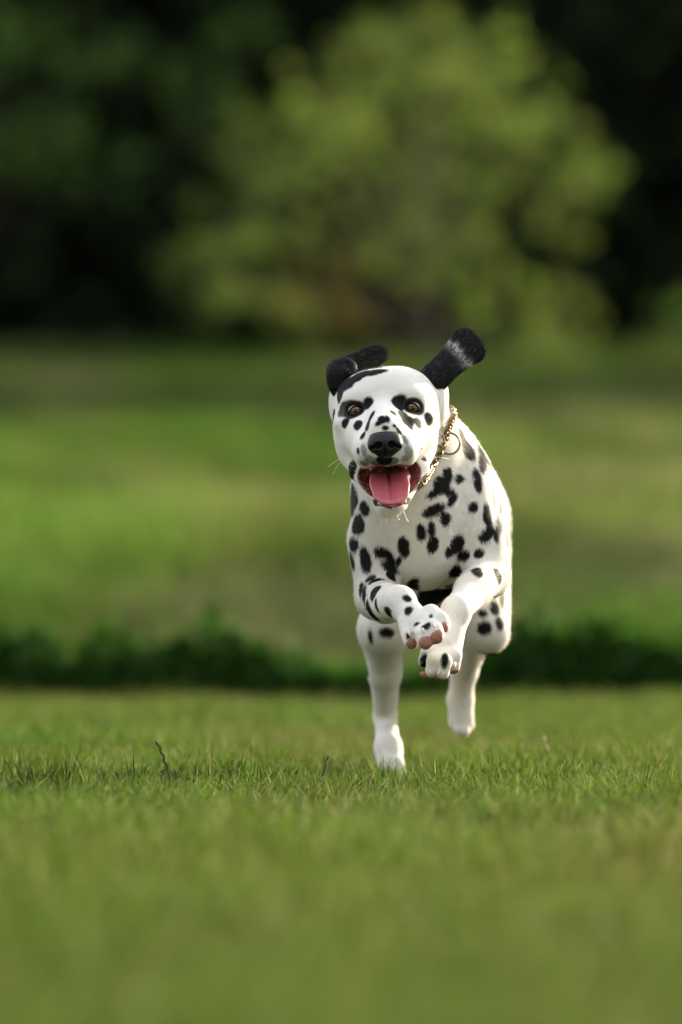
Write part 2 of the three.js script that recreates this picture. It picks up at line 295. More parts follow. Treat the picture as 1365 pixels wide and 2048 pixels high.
    tmp.set(p.x - o.c.x, p.y - o.c.y, p.z - o.c.z).applyQuaternion(o.q);
    const x = tmp.x / o.r.x, y = tmp.y / o.r.y, z = tmp.z / o.r.z, k0 = Math.sqrt(x * x + y * y + z * z), X = x / o.r.x, Y = y / o.r.y, Z = z / o.r.z, k1 = Math.sqrt(X * X + Y * Y + Z * Z);
    return k1 < 1e-9 ? -Math.min(o.r.x, o.r.y, o.r.z) : k0 * (k0 - 1) / k1;
  }
  const smin = (a, b, k) => { if (k <= 0) return Math.min(a, b); const h = Math.max(k - Math.abs(a - b), 0) / k; return Math.min(a, b) - h * h * k * 0.25; };
  function field(p, list = prims, cl = cuts) {
    let d = 1;
    let late = false;
    for (const o of list) if (o.post) late = true; else d = smin(d, dist(p, o), o.k);
    for (const o of cl) d = -smin(-d, dist(p, o), o.k);
    if (late) for (const o of list) if (o.post) d = smin(d, dist(p, o), o.k);
    return d;
  }
  function gradient(p, e = 0.0008) {
    const q = V(0, 0, 0), g = V(0, 0, 0);
    for (const s of [[1, -1, -1], [-1, -1, 1], [-1, 1, -1], [1, 1, 1]]) { q.set(p.x + s[0] * e, p.y + s[1] * e, p.z + s[2] * e); const d = fieldNear(q); g.x += s[0] * d; g.y += s[1] * d; g.z += s[2] * d; }
    return g.normalize();
  }
  // prims near a place, kept per 4 cm cell
  const near = new Map();
  function fieldNear(p) {
    const key = Math.floor(p.x / 0.04) + ',' + Math.floor(p.y / 0.04) + ',' + Math.floor(p.z / 0.04);
    let e = near.get(key);
    if (!e) {
      const c = V((Math.floor(p.x / 0.04) + 0.5) * 0.04, (Math.floor(p.y / 0.04) + 0.5) * 0.04, (Math.floor(p.z / 0.04) + 0.5) * 0.04), R = 0.036;
      const d0 = field(c, prims, []);
      e = { l: prims.filter((o) => dist(c, o) - R * 1.3 < d0 + R * 1.3 + o.k), c: cuts.filter((o) => dist(c, o) < R * 1.6 + 0.02) };
      near.set(key, e);
    }
    return field(p, e.l, e.c);
  }

  // ---- meshing with surface nets, finer on the head
  const headMid = hp(0, -0.035, -0.02);
  const pos = [], tris = [];
  function mesh(lo, hi, h, keep) {
    const nx = Math.ceil((hi.x - lo.x) / h), ny = Math.ceil((hi.y - lo.y) / h), nz = Math.ceil((hi.z - lo.z) / h), B = 8;
    const NX = nx + 1, NY = ny + 1, f = new Float32Array(NX * NY * (nz + 1)), id = (i, j, k) => (k * NY + j) * NX + i, p = V(0, 0, 0), active = [];
    f.fill(1);
    const half = B * h * 0.5, R = half * Math.sqrt(3);
    const todo = [];
    for (let bk = 0; bk < nz; bk += B) for (let bj = 0; bj < ny; bj += B) for (let bi = 0; bi < nx; bi += B) {
      p.set(lo.x + bi * h + half, lo.y + bj * h + half, lo.z + bk * h + half);
      const far = !keep(p, R + h), d = far ? 1 : fieldNear(p);
      const e = [Math.min(bi + B, nx), Math.min(bj + B, ny), Math.min(bk + B, nz)];
      if (!far && Math.abs(d) < R * 1.5 + 0.004) todo.push([bi, bj, bk, e]);
      else for (let k = bk; k <= e[2]; k++) for (let j = bj; j <= e[1]; j++) for (let i = bi; i <= e[0]; i++) f[id(i, j, k)] = d;
    }
    for (const [bi, bj, bk, e] of todo) for (let k = bk; k <= e[2]; k++) for (let j = bj; j <= e[1]; j++) for (let i = bi; i <= e[0]; i++) { p.set(lo.x + i * h, lo.y + j * h, lo.z + k * h); f[id(i, j, k)] = fieldNear(p); }
    const vid = new Map();
    const C = [[0, 0, 0], [1, 0, 0], [0, 1, 0], [1, 1, 0], [0, 0, 1], [1, 0, 1], [0, 1, 1], [1, 1, 1]], E = [[0, 1], [2, 3], [4, 5], [6, 7], [0, 2], [1, 3], [4, 6], [5, 7], [0, 4], [1, 5], [2, 6], [3, 7]];
    const vertex = (i, j, k) => {
      const key = id(i, j, k); let v = vid.get(key); if (v !== undefined) return v;
      let n = 0, x = 0, y = 0, z = 0;
      for (const [a, b] of E) {
        const A = C[a], Bc = C[b], fa = f[id(i + A[0], j + A[1], k + A[2])], fb = f[id(i + Bc[0], j + Bc[1], k + Bc[2])];
        if (fa < 0 === fb < 0) continue;
        const t = fa / (fa - fb); x += i + lerp(A[0], Bc[0], t); y += j + lerp(A[1], Bc[1], t); z += k + lerp(A[2], Bc[2], t); n++;
      }
      v = pos.length / 3; pos.push(lo.x + h * x / n, lo.y + h * y / n, lo.z + h * z / n); vid.set(key, v); return v;
    };
    const m = V(0, 0, 0);
    for (const [bi, bj, bk, e] of todo) for (let k = Math.max(bk, 1); k < e[2]; k++) for (let j = Math.max(bj, 1); j < e[1]; j++) for (let i = Math.max(bi, 1); i < e[0]; i++) {
      const a = f[id(i, j, k)] < 0;
      m.set(lo.x + i * h, lo.y + j * h, lo.z + k * h);
      const quad = (flip, q) => { if (!keep(m, 0)) return; const v = q.map((c) => vertex(...c)); if (flip) v.reverse(); tris.push(v[0], v[1], v[2], v[0], v[2], v[3]); };
      if (a !== f[id(i + 1, j, k)] < 0) quad(!a, [[i, j - 1, k - 1], [i, j, k - 1], [i, j, k], [i, j - 1, k]]);
      if (a !== f[id(i, j + 1, k)] < 0) quad(a, [[i - 1, j, k - 1], [i, j, k - 1], [i, j, k], [i - 1, j, k]]);
      if (a !== f[id(i, j, k + 1)] < 0) quad(!a, [[i - 1, j - 1, k], [i, j - 1, k], [i, j, k], [i - 1, j, k]]);
    }
  }
  const FINE = 0.0016, COARSE = 0.0026;
  const shrunk = (p, g) => p.distanceTo(headMid) < 0.135 - 0.5 * COARSE - g;
  mesh(V(-0.02, -0.02, -1.16), V(0.32, 0.66, 0.16), COARSE, (p, g) => !shrunk(p, g));
  mesh(headMid.clone().addScalar(-0.14), headMid.clone().addScalar(0.14), FINE, (p, g) => p.distanceTo(headMid) < 0.135 + g);

  // ---- the ears: curved flaps lofted along a line, rooted in the skull
  function ear(stations, seg = 14) {                        // station: centre, direction across, half width, half thickness, cup
    const P = [], crv = (f) => { const n = stations.length - 1, t = f * n, i = Math.min(n - 1, Math.floor(t)); return [i, t - i]; };
    const cat = (get, f) => { const [i, t] = crv(f), g = (k) => get(stations[clamp(k, 0, stations.length - 1)]); const a = g(i - 1), b = g(i), c = g(i + 1), d = g(i + 2); const w = [-0.5 * t + t * t - 0.5 * t ** 3, 1 - 2.5 * t * t + 1.5 * t ** 3, 0.5 * t + 2 * t * t - 1.5 * t ** 3, -0.5 * t * t + 0.5 * t ** 3]; return typeof a === 'number' ? a * w[0] + b * w[1] + c * w[2] + d * w[3] : a.clone().multiplyScalar(w[0]).addScaledVector(b, w[1]).addScaledVector(c, w[2]).addScaledVector(d, w[3]); };
    const N = 44, M = seg * 2, base = pos.length / 3, flows = [];
    for (let i = 0; i <= N; i++) {
      const f = i / N, c = cat((s) => s.c, f), c2 = cat((s) => s.c, Math.min(1, f + 0.01)), c1 = cat((s) => s.c, Math.max(0, f - 0.01));
      const along = c2.sub(c1).normalize(), across = cat((s) => s.across, f); across.addScaledVector(along, -across.dot(along)).normalize();
      const nrm = along.clone().cross(across).normalize(), tip = f > 0.70 ? Math.pow(Math.max(0, 1 - ((f - 0.70) / 0.30) ** 2.4), 0.5) : 1;
      const w = Math.max(0.0008, cat((s) => s.w, f) * tip), th = Math.max(0.0008, cat((s) => s.t, f) * tip), cup = cat((s) => s.cup, f);
      for (let j = 0; j < M; j++) {
        const a = j / M * 2 * Math.PI, u = Math.cos(a), v = Math.sin(a), bend = cup * (u * u - 0.4);
        pos.push(...c.clone().addScaledVector(across, u * w).addScaledVector(nrm, v * th + bend * w).toArray());
        flows.push(along);
      }
    }
    for (let i = 0; i < N; i++) for (let j = 0; j < M; j++) { const a = base + i * M + j, b = base + i * M + (j + 1) % M, c = a + M, d = b + M; tris.push(a, b, c, b, d, c); }
    const tipV = pos.length / 3; pos.push(...stations[stations.length - 1].c.toArray()); flows.push(flows[flows.length - 1]);
    for (let j = 0; j < M; j++) tris.push(base + N * M + j, base + N * M + (j + 1) % M, tipV);
    return { base, end: pos.length / 3, flows };
  }
  const st = (c, across, w, t, cup) => ({ c, across: V(...across).normalize(), w, t, cup });
  const earR = ear([
    st(at(856, 768, -0.085), [0.3, -0.9, 0.3], 0.022, 0.011, 0.1),
    st(at(872, 752, -0.085), [0.45, -0.85, 0.3], 0.0225, 0.008, 0.18),
    st(at(894, 731, -0.090), [0.5, -0.8, 0.25], 0.0215, 0.0055, 0.22),
    st(at(918, 709, -0.100), [0.55, -0.8, 0.2], 0.0240, 0.0036, 0.2),
    st(at(939, 690, -0.105), [0.6, -0.78, 0.15], 0.0295, 0.003, 0.12),
    st(at(957, 675, -0.108), [0.65, -0.75, 0.1], 0.0310, 0.0026, 0.05)]);
  const earL = ear([
    st(at(692, 798, -0.080), [0.25, 0.2, -0.9], 0.022, 0.010, 0.1),
    st(at(679, 772, -0.085), [0.5, 0.1, -0.8], 0.022, 0.009, 0.2),
    st(at(679, 748, -0.095), [0.6, -0.1, -0.7], 0.021, 0.0075, 0.2),
    st(at(692, 735, -0.112), [0.25, -0.75, -0.5], 0.0165, 0.006, 0.1),
    st(at(718, 726, -0.122), [0.25, -0.9, -0.35], 0.0165, 0.005, 0.12),
    st(at(746, 714, -0.128), [0.22, -0.95, -0.2], 0.0175, 0.0042, 0.08),
    st(at(774, 705, -0.130), [0.15, -0.97, -0.1], 0.0185, 0.0036, 0.0)]);
  const lobe = ear([
    st(at(676, 778, -0.060), [0.9, 0.2, 0.3], 0.013, 0.008, 0.1),
    st(at(676, 752, -0.062), [0.9, 0.1, 0.3], 0.015, 0.010, -0.2),
    st(at(684, 740, -0.068), [0.8, -0.3, 0.2], 0.016, 0.011, -0.3),
    st(at(697, 738, -0.072), [0.3, -0.9, 0.1], 0.0145, 0.009, -0.2),
    st(at(709, 745, -0.076), [0.1, -0.95, 0.0], 0.0120, 0.006, 0.0)]);

  // ---- spots: a list read off the photograph (place, half sizes, turn), set on the skin in three dimensions
  const eye = EYE;
  function onSkin(px, py) {
    const far = at(px, py, -1.2), dir = far.sub(eye).normalize(), p = V(0, 0, 0);
    let t = 7.6;
    for (let i = 0; i < 160; i++) { p.copy(eye).addScaledVector(dir, t); const d = fieldNear(p); if (d < 0.0003) return p.clone(); t += d * 0.8; if (t > 9.4) return null; }
    return null;
  }
  const spots = [];
  function spotAt(c, n, ru, rv, turn) {
    const right = V(1, 0, 0), u = right.clone().addScaledVector(n, -right.dot(n)).normalize(), v = n.clone().cross(u);
    const U = u.clone().multiplyScalar(Math.cos(turn)).addScaledVector(v, Math.sin(turn)), W = n.clone().cross(U);
    spots.push({ c, n, u: U, v: W, ru, rv, R: Math.max(ru, rv) * 1.5, seed: spots.length * 7.3, tone: 1 });
  }
  function spot(px, py, rx, ry, deg = 0, tone = 1, wide = 0.004) {                  // deg turns the first half size anticlockwise from the picture's x
    let c = null; for (let k = 0; k < 8 && !(c && c.z > -0.9); k++) c = onSkin(lerp(px, 772, k * 0.03), lerp(py, 840, k * 0.03)); if (!c) return;
    const n = gradient(c, wide), a = deg * Math.PI / 180;
    const iu = V(Math.cos(a), Math.sin(a), 0), iv = V(-Math.sin(a), Math.cos(a), 0);
    const u = iu.clone().addScaledVector(n, -iu.dot(n)), lu = Math.max(0.5, u.length()); u.normalize();
    const v = n.clone().cross(u).normalize(), lv = Math.max(0.5, Math.abs(v.dot(iv)));
    const s = (EYE_DISTANCE - c.z) / FP, ru = 1.02 * rx * s / lu, rv = 1.02 * ry * s / lv;
    spots.push({ c, n, u, v, ru, rv, R: Math.max(ru, rv) * 1.6, seed: spots.length * 7.3, tone });
  }
  const FACE = [[706, 823, 25, 18, 0, 0.9], [737, 807, 11, 14, 0], [724, 818, 15, 13, 0], [691, 846, 8, 12, -20], [716, 850, 9, 9, 20], [742, 834, 6, 12, -15], [736, 850, 5, 12, -12], [726, 870, 4, 9, -15],
    [764, 838, 9, 8, 30], [758, 846, 9, 5, 10], [775, 837, 6, 8, 0], [771, 856, 7, 5, 0], [797, 808, 9, 13, 0], [788, 826, 5, 7, 20], [806, 830, 12, 10, -45], [816, 842, 15, 11, -40], [837, 845, 8, 8, 0], [828, 820, 19, 16, 5, 0.9], [820, 853, 7, 5, 0], [859, 838, 6, 13, 8],
    [790, 852, 5, 4, 0], [798, 862, 10, 5, -45], [811, 880, 4, 13, 20, 0.7], [819, 905, 8, 13, 20, 0.5], [811, 917, 9, 7, 0, 0.5], [727, 900, 5, 14, 10, 0.6], [716, 902, 3, 7, 0], [742, 921, 12, 8, -30, 0.6], [728, 928, 9, 5, -40, 0.6], [784, 925, 15, 8, 10, 0.75], [757, 930, 16, 7, -5, 0.75], [770, 922, 18, 10, 0],
    [694, 766, 18, 15, 52], [716, 751, 26, 11, 30], [750, 743, 25, 7, 8], [681, 786, 9, 17, 0], [667, 832, 9, 8, -45], [842, 903, 5, 9, 0], [850, 918, 6, 6, 0]];
  const BODY = [[700, 940, 9, 20, -20], [706, 992, 12, 18, 20], [700, 1015, 10, 18, 10], [728, 1016, 10, 15, 25], [716, 1047, 12, 20, 10], [706, 1088, 10, 15, 5], [703, 1120, 6, 18, 15], [731, 1118, 11, 28, 12], [764, 1104, 18, 11, -12], [782, 1120, 9, 18, 10], [780, 1135, 20, 9, -35], [783, 1152, 7, 12, 15], [808, 1094, 12, 22, 8], [797, 1122, 6, 12, -25],
    [741, 1156, 13, 6, 35], [752, 1160, 17, 9, 35], [749, 1184, 9, 15, -10], [722, 1180, 5, 16, 0], [728, 1195, 6, 26, 12], [740, 1225, 24, 7, -30], [775, 1226, 8, 8, 0], [752, 1212, 9, 5, -20],
    [815, 1196, 10, 8, 0], [817, 1221, 9, 9, 0], [833, 1248, 7, 4, 10], [853, 1251, 7, 6, -20], [817, 1271, 5, 9, 0],
    [842, 1064, 10, 17, 10], [863, 1058, 8, 17, 5], [866, 1088, 12, 17, -5], [868, 1020, 26, 11, 22], [891, 1037, 12, 14, 20], [905, 1000, 15, 8, 35], [884, 970, 16, 20, 20], [895, 950, 10, 18, 0], [870, 985, 18, 8, 25], [918, 958, 9, 10, 20], [900, 985, 12, 8, 0], [914, 1088, 14, 22, -12], [928, 1110, 12, 14, -50], [898, 1104, 10, 10, 30],
    [947, 1014, 11, 11, 20], [935, 897, 12, 24, 15], [925, 872, 7, 16, 10], [955, 960, 9, 26, 8], [975, 1030, 9, 26, 5], [975, 1068, 20, 12, 30], [993, 1070, 6, 14, 0], [990, 1000, 5, 18, 10], [966, 910, 7, 30, 10],
    [958, 1107, 12, 10, 40], [955, 1142, 11, 16, 20], [998, 1152, 9, 18, 15], [826, 1176, 14, 26, 0], [868, 1190, 30, 28, 0], [905, 1170, 14, 22, 20], [915, 1145, 14, 18, 30],
    [775, 1264, 16, 10, -10], [741, 1272, 5, 15, 5], [1005, 1195, 14, 8, 45], [968, 1254, 16, 14, 10], [964, 1226, 10, 7, 0], [990, 1215, 10, 14, 0], [1000, 1245, 8, 14, 10],
    [890, 1318, 8, 18, -8], [850, 1326, 10, 14, 20], [862, 1232, 4, 4, 0], [1012, 1075, 8, 24, 8], [1020, 1050, 6, 30, 0], [1000, 1040, 7, 22, 5]];
  for (const s of FACE) spot(s[0], s[1], s[2], s[3], s[4], s[5] ?? 1, 0.012);
  for (const [x, y, z, r1, r2] of [[-0.045, 0.055, -0.060, 0.022, 0.022], [-0.020, 0.062, -0.060, 0.020, 0.020], [-0.058, 0.040, -0.060, 0.020, 0.020], [-0.045, 0.055, -0.085, 0.026, 0.026], [-0.022, 0.060, -0.080, 0.020, 0.020]]) { const c = hp(x, y, z); for (let k = 0; k < 20; k++) c.addScaledVector(gradient(c, 0.004), -fieldNear(c)); spotAt(c, gradient(c, 0.008), r1, r2, 0.4); }
  for (const s of BODY) spot(...s);
  // scattered spots over the sides and back, which the photograph does not show
  {
    let tries = 0, made = [];
    const nv = pos.length / 3;
    while (made.length < 120 && tries++ < 6000) {
      const i = Math.floor(rand() * nv), p = V(pos[i * 3], pos[i * 3 + 1], pos[i * 3 + 2]);
      if (p.z > -0.16 || p.y < 0.16) continue;
      const n = gradient(p, 0.004), view = eye.clone().sub(p).normalize();
      if (n.dot(view) > 0.22 || made.some((q) => q.distanceTo(p) < 0.042)) continue;
      made.push(p); spotAt(p, n, lerp(0.009, 0.019, rand()), lerp(0.009, 0.016, rand()), rand() * 3);
    }
  }
  const grid = new Map(), GC = 0.05;
  spots.forEach((s, k) => { const r = s.R + 0.004; for (let x = Math.floor((s.c.x - r) / GC); x <= Math.floor((s.c.x + r) / GC); x++) for (let y = Math.floor((s.c.y - r) / GC); y <= Math.floor((s.c.y + r) / GC); y++) for (let z = Math.floor((s.c.z - r) / GC); z <= Math.floor((s.c.z + r) / GC); z++) { const key = x + ',' + y + ',' + z; if (!grid.has(key)) grid.set(key, []); grid.get(key).push(s); } });
  function dark(p) {                                        // 0 white hair .. 1 dark hair
    let best = 0;
    for (const s of grid.get(Math.floor(p.x / GC) + ',' + Math.floor(p.y / GC) + ',' + Math.floor(p.z / GC)) ?? []) {
      const x = p.x - s.c.x, y = p.y - s.c.y, z = p.z - s.c.z, u = (x * s.u.x + y * s.u.y + z * s.u.z) / s.ru, v = (x * s.v.x + y * s.v.y + z * s.v.z) / s.rv, w = (x * s.n.x + y * s.n.y + z * s.n.z) / (Math.max(s.ru, s.rv) * 1.2);
      const q = Math.sqrt(u * u + v * v + w * w) + 0.17 * (noise3(p.x * 130 + s.seed, p.y * 130, p.z * 130) - 0.5) + 0.10 * (noise3(p.x * 420 + s.seed, p.y * 420, p.z * 420) - 0.5), edge = 0.0016 / Math.min(s.ru, s.rv);
      best = Math.max(best, s.tone * (1 - smooth(1 - edge, 1 + edge, q)));
    }
    return best;
  }

  // ---- colours and hair directions, vertex by vertex
  const WHITE = [0.80, 0.775, 0.735], BLACK = [0.005, 0.005, 0.006], LIP = [0.02, 0.016, 0.016], FLESH = [0.38, 0.115, 0.105], SKIN = [0.55, 0.33, 0.28];
  const mixc = (a, b, t) => [lerp(a[0], b[0], t), lerp(a[1], b[1], t), lerp(a[2], b[2], t)];
  const nV = pos.length / 3, nor = new Float32Array(nV * 3), col = new Float32Array(nV * 3), hair = new Float32Array(nV), flow = new Float32Array(nV * 3), darkness = new Float32Array(nV);
  const inEar = (i) => (i >= earR.base && i < earR.end ? earR : i >= earL.base && i < earL.end ? earL : i >= lobe.base && i < lobe.end ? lobe : null);
  const earGeo = new THREE.BufferGeometry(); earGeo.setAttribute('position', new THREE.BufferAttribute(new Float32Array(pos), 3)); earGeo.setIndex(new THREE.BufferAttribute(new Uint32Array(tris), 1)); earGeo.computeVertexNormals();
  const faceN = earGeo.attributes.normal.array;
  for (let i = 0; i < nV; i++) {
    const p = V(pos[i * 3], pos[i * 3 + 1], pos[i * 3 + 2]), E = inEar(i);
    let n, c, hl, fl, dk = 0;
    if (E) {
      n = V(faceN[i * 3], faceN[i * 3 + 1], faceN[i * 3 + 2]);
      fl = E.flows[i - E.base]; hl = 0.0065;
      if (E === earR) {
        const t = (i - E.base) / (E.end - E.base), q = noise3(p.x * 150, p.y * 150, p.z * 150);
        dk = 1;
        const band = Math.abs(t - 0.60 - 0.10 * (q - 0.5));
        dk = 1 - (0.30 + 0.35 * q) * Math.exp(-((band / 0.06) ** 2));
      } else dk = 1;
      c = mixc(WHITE, BLACK, dk);
    } else {
      n = gradient(p);
      // the nearest bones give hair length and direction
      let ws = 0, hs = 0; fl = V(0, 0, 0); let zone = '', bd = 1;
      for (const o of prims) {
        const d = dist(p, o); if (d > 0.03) continue;
        const w = Math.exp(-Math.max(d, -0.004) / 0.006); ws += w; hs += w * o.hair; fl.addScaledVector(o.flow ?? down, w);
        if (d < bd) { bd = d; zone = o.zone; }
      }
      hl = ws ? hs / ws : 0.008; dk = dark(p); c = mixc(WHITE, BLACK, dk);
      if (p.distanceTo(headMid) < 0.16) {
        const h = toHead(p);
        let inner = 1; for (let k = 0; k < 2; k++) inner = Math.min(inner, dist(p, cuts[k]));
        const ins = 1 - smooth(0.0006, 0.0035, inner), rim = (1 - smooth(0.0020, 0.0042, inner)) * (h.y < -0.092 ? 1 : 0.55) * (h.z > -0.04 ? 1 : 0);
        if (rim > 0.02 && noise3(h.x * 160, h.y * 160, h.z * 160) > 0.22) { c = mixc(c, LIP, rim); hl *= 1 - rim; }
        if (ins > 0.02 && h.z > -0.05) {
          const q = noise3(h.x * 220, h.y * 220, h.z * 220), lower = h.y < -0.105;
          const lipEdge = smooth(0.2, 0.75, ins);
          c = mixc(c, mixc(LIP, FLESH, smooth(0.55, 0.85, lipEdge) * clamp(-0.15 + 1.7 * q, 0, 1)), lipEdge); hl *= 1 - ins; if (ins > 0.3) hl = 0;
        }
        if (h.z > 0.035 && h.y < -0.118) { const lip = (1 - smooth(0.0035, 0.0065, Math.abs(h.y + 0.1305 - 0.02 * Math.max(0, Math.abs(h.x - 0.004) - 0.012)))) * smooth(0.035, 0.045, h.z); if (lip > 0) { c = mixc(c, LIP, lip); hl *= 1 - lip; } }
        for (const e of EYES) { const ed = Math.hypot((h.x - e[0]) / 0.0155, (h.y - e[1]) / 0.0125, (h.z - e[2] - 0.008) / 0.016); if (ed < 1.35) { c = mixc(c, LIP, 1 - smooth(1.05, 1.3, ed)); hl *= smooth(1.05, 1.35, ed); } }
        const nd = Math.hypot(h.x / 0.022, (h.y + 0.051) / 0.015, (h.z - 0.1) / 0.016); if (nd < 1.15) { c = mixc(c, LIP, 1 - smooth(0.95, 1.12, nd)); hl *= smooth(1.0, 1.25, nd); }
      }
    }
    nor.set([n.x, n.y, n.z], i * 3); col.set(c, i * 3); hair[i] = hl; flow.set([fl.x, fl.y, fl.z], i * 3); darkness[i] = dk;
  }
  const g = new THREE.BufferGeometry();
  g.setAttribute('position', new THREE.BufferAttribute(new Float32Array(pos), 3));
  g.setAttribute('normal', new THREE.BufferAttribute(nor, 3));
  g.setAttribute('color', new THREE.BufferAttribute(col, 3));
  g.setIndex(new THREE.BufferAttribute(new Uint32Array(tris), 1));

  const dog = new THREE.Group(); dog.name = 'dog'; scene.add(dog);
  tag(dog, 'white dog with black spots running over the lawn, mouth open and ears flying', 'dog');
  part('body', g, new THREE.MeshPhysicalMaterial({ vertexColors: true, roughness: 0.8, specularIntensity: 0.25 }), dog);

  // ---- the coat: single hairs rooted on the skin, white ones and dark ones
  const white = new Soup(), black = new Soup();
  {
    const T = tris.length / 3, acc = new Float32Array(T); let sum = 0; const A = V(0, 0, 0), Bv = V(0, 0, 0), Cv = V(0, 0, 0), e1 = V(0, 0, 0), e2 = V(0, 0, 0);
    for (let t = 0; t < T; t++) {
      const [a, b, c] = [tris[t * 3], tris[t * 3 + 1], tris[t * 3 + 2]];
      A.fromArray(pos, a * 3); Bv.fromArray(pos, b * 3); Cv.fromArray(pos, c * 3);
      const area = e1.subVectors(Bv, A).cross(e2.subVectors(Cv, A)).length() * 0.5, hl = (hair[a] + hair[b] + hair[c]) / 3;
      const dens = hl < 0.001 ? 0 : hl < 0.0055 ? 1.9 : hl < 0.0065 ? 1.3 : 1; sum += area * dens; acc[t] = sum;
    }
    const COUNT = HAIRS, n = V(0, 0, 0), f = V(0, 0, 0), p = V(0, 0, 0), s = V(0, 0, 0), q = V(0, 0, 0), nn = V(0, 0, 0);
    for (let k = 0; k < COUNT; k++) {
      const r = rand() * sum; let lo = 0, hi = T - 1; while (lo < hi) { const m = (lo + hi) >> 1; if (acc[m] < r) lo = m + 1; else hi = m; }
      const a = tris[lo * 3], b = tris[lo * 3 + 1], c = tris[lo * 3 + 2]; let u = rand(), v = rand(); if (u + v > 1) { u = 1 - u; v = 1 - v; } const w = 1 - u - v;
      const mixv = (arr, out) => out.set(arr[a * 3] * w + arr[b * 3] * u + arr[c * 3] * v, arr[a * 3 + 1] * w + arr[b * 3 + 1] * u + arr[c * 3 + 1] * v, arr[a * 3 + 2] * w + arr[b * 3 + 2] * u + arr[c * 3 + 2] * v);
      mixv(pos, p); mixv(nor, n).normalize(); mixv(flow, f);
      const hl = hair[a] * w + hair[b] * u + hair[c] * v; if (hl < 0.001) continue;
      const fine = hl < 0.0055 ? 0.6 : 1, sw = fbm(p.x * 28, p.y * 28, p.z * 28) - 0.5, sw2 = fbm(p.x * 28 + 50, p.y * 28, p.z * 28) - 0.5;
      const cl = noise3(p.x * 170, p.y * 170, p.z * 170) - 0.5, cl2 = noise3(p.x * 170 + 31, p.y * 170, p.z * 170) - 0.5; f.x += cl * 0.5 * fine; f.y += cl2 * 0.5 * fine; f.x += sw * 0.9 + (rand() - 0.5) * 0.35; f.y += sw2 * 0.8 + (rand() - 0.5) * 0.35; f.z += (rand() - 0.5) * 0.35;
      f.addScaledVector(n, -f.dot(n)); if (f.lengthSq() < 1e-8) f.set(0, -1, 0); f.normalize();
      const lift = (0.05 + 0.20 * rand()) * fine + (rand() < 0.03 * fine ? 0.45 : 0), len = hl * (0.6 + 0.6 * rand());
      s.copy(f).cross(n).normalize();
      const wd = (0.00014 + 0.00012 * rand()) * (hl > 0.006 ? 1.25 : 0.85);
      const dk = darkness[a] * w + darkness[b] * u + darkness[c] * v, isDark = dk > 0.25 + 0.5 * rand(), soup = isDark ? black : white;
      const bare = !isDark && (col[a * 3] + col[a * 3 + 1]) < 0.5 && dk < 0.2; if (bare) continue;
      const j = 0.86 + 0.2 * rand(), cc = isDark ? (inEar(a) ? (rand() < 0.06 ? [0.13 * j, 0.12 * j, 0.12 * j] : [0.015 * j, 0.015 * j, 0.018 * j]) : [0.009 * j, 0.007 * j, 0.0065 * j]) : [0.84 * j, 0.815 * j, 0.77 * j];  // ear hairs greyer and a few paler: sheen put into the colour
      nn.copy(n).multiplyScalar(0.85).addScaledVector(f, -0.15).normalize();
      q.copy(p).addScaledVector(n, -0.0004);
      const i0 = soup.vert(V(q.x - s.x * wd, q.y - s.y * wd, q.z - s.z * wd), nn, cc), i1 = soup.vert(V(q.x + s.x * wd, q.y + s.y * wd, q.z + s.z * wd), nn, cc);
      q.copy(p).addScaledVector(f, len * 0.5 * Math.cos(lift)).addScaledVector(n, len * 0.5 * Math.sin(lift) * 1.3);
      const i2 = soup.vert(V(q.x - s.x * wd * 0.8, q.y - s.y * wd * 0.8, q.z - s.z * wd * 0.8), nn, cc), i3 = soup.vert(V(q.x + s.x * wd * 0.8, q.y + s.y * wd * 0.8, q.z + s.z * wd * 0.8), nn, cc);
      q.copy(p).addScaledVector(f, len * Math.cos(lift)).addScaledVector(n, len * Math.sin(lift) * 0.9);
      const i4 = soup.vert(q, nn, cc);
      soup.tri(i0, i1, i3); soup.tri(i0, i3, i2); soup.tri(i2, i3, i4);
    }
  }
  const coat = part('white_fur', white.geometry(), new THREE.MeshPhysicalMaterial({ vertexColors: true, roughness: 1, transmission: 0.4, thickness: 0, side: THREE.DoubleSide }), dog); coat.userData.kind = 'stuff';
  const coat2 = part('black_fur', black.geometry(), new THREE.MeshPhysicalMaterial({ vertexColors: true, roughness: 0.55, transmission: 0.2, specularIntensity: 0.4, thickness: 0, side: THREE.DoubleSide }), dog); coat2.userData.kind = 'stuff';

  // ---- a small field meshed on its own grid: nose, pads, teeth
  function nets(fn, lo, hi, h) {
    const keepPos = pos.length, keepTri = tris.length, nx = Math.ceil((hi.x - lo.x) / h), ny = Math.ceil((hi.y - lo.y) / h), nz = Math.ceil((hi.z - lo.z) / h);
    const id = (i, j, k) => (k * (ny + 1) + j) * (nx + 1) + i, f = new Float32Array((nx + 1) * (ny + 1) * (nz + 1)), P = [], T = [], vid = new Map(), p = V(0, 0, 0);
    for (let k = 0; k <= nz; k++) for (let j = 0; j <= ny; j++) for (let i = 0; i <= nx; i++) f[id(i, j, k)] = fn(p.set(lo.x + i * h, lo.y + j * h, lo.z + k * h));
    const C = [[0, 0, 0], [1, 0, 0], [0, 1, 0], [1, 1, 0], [0, 0, 1], [1, 0, 1], [0, 1, 1], [1, 1, 1]], E = [[0, 1], [2, 3], [4, 5], [6, 7], [0, 2], [1, 3], [4, 6], [5, 7], [0, 4], [1, 5], [2, 6], [3, 7]];
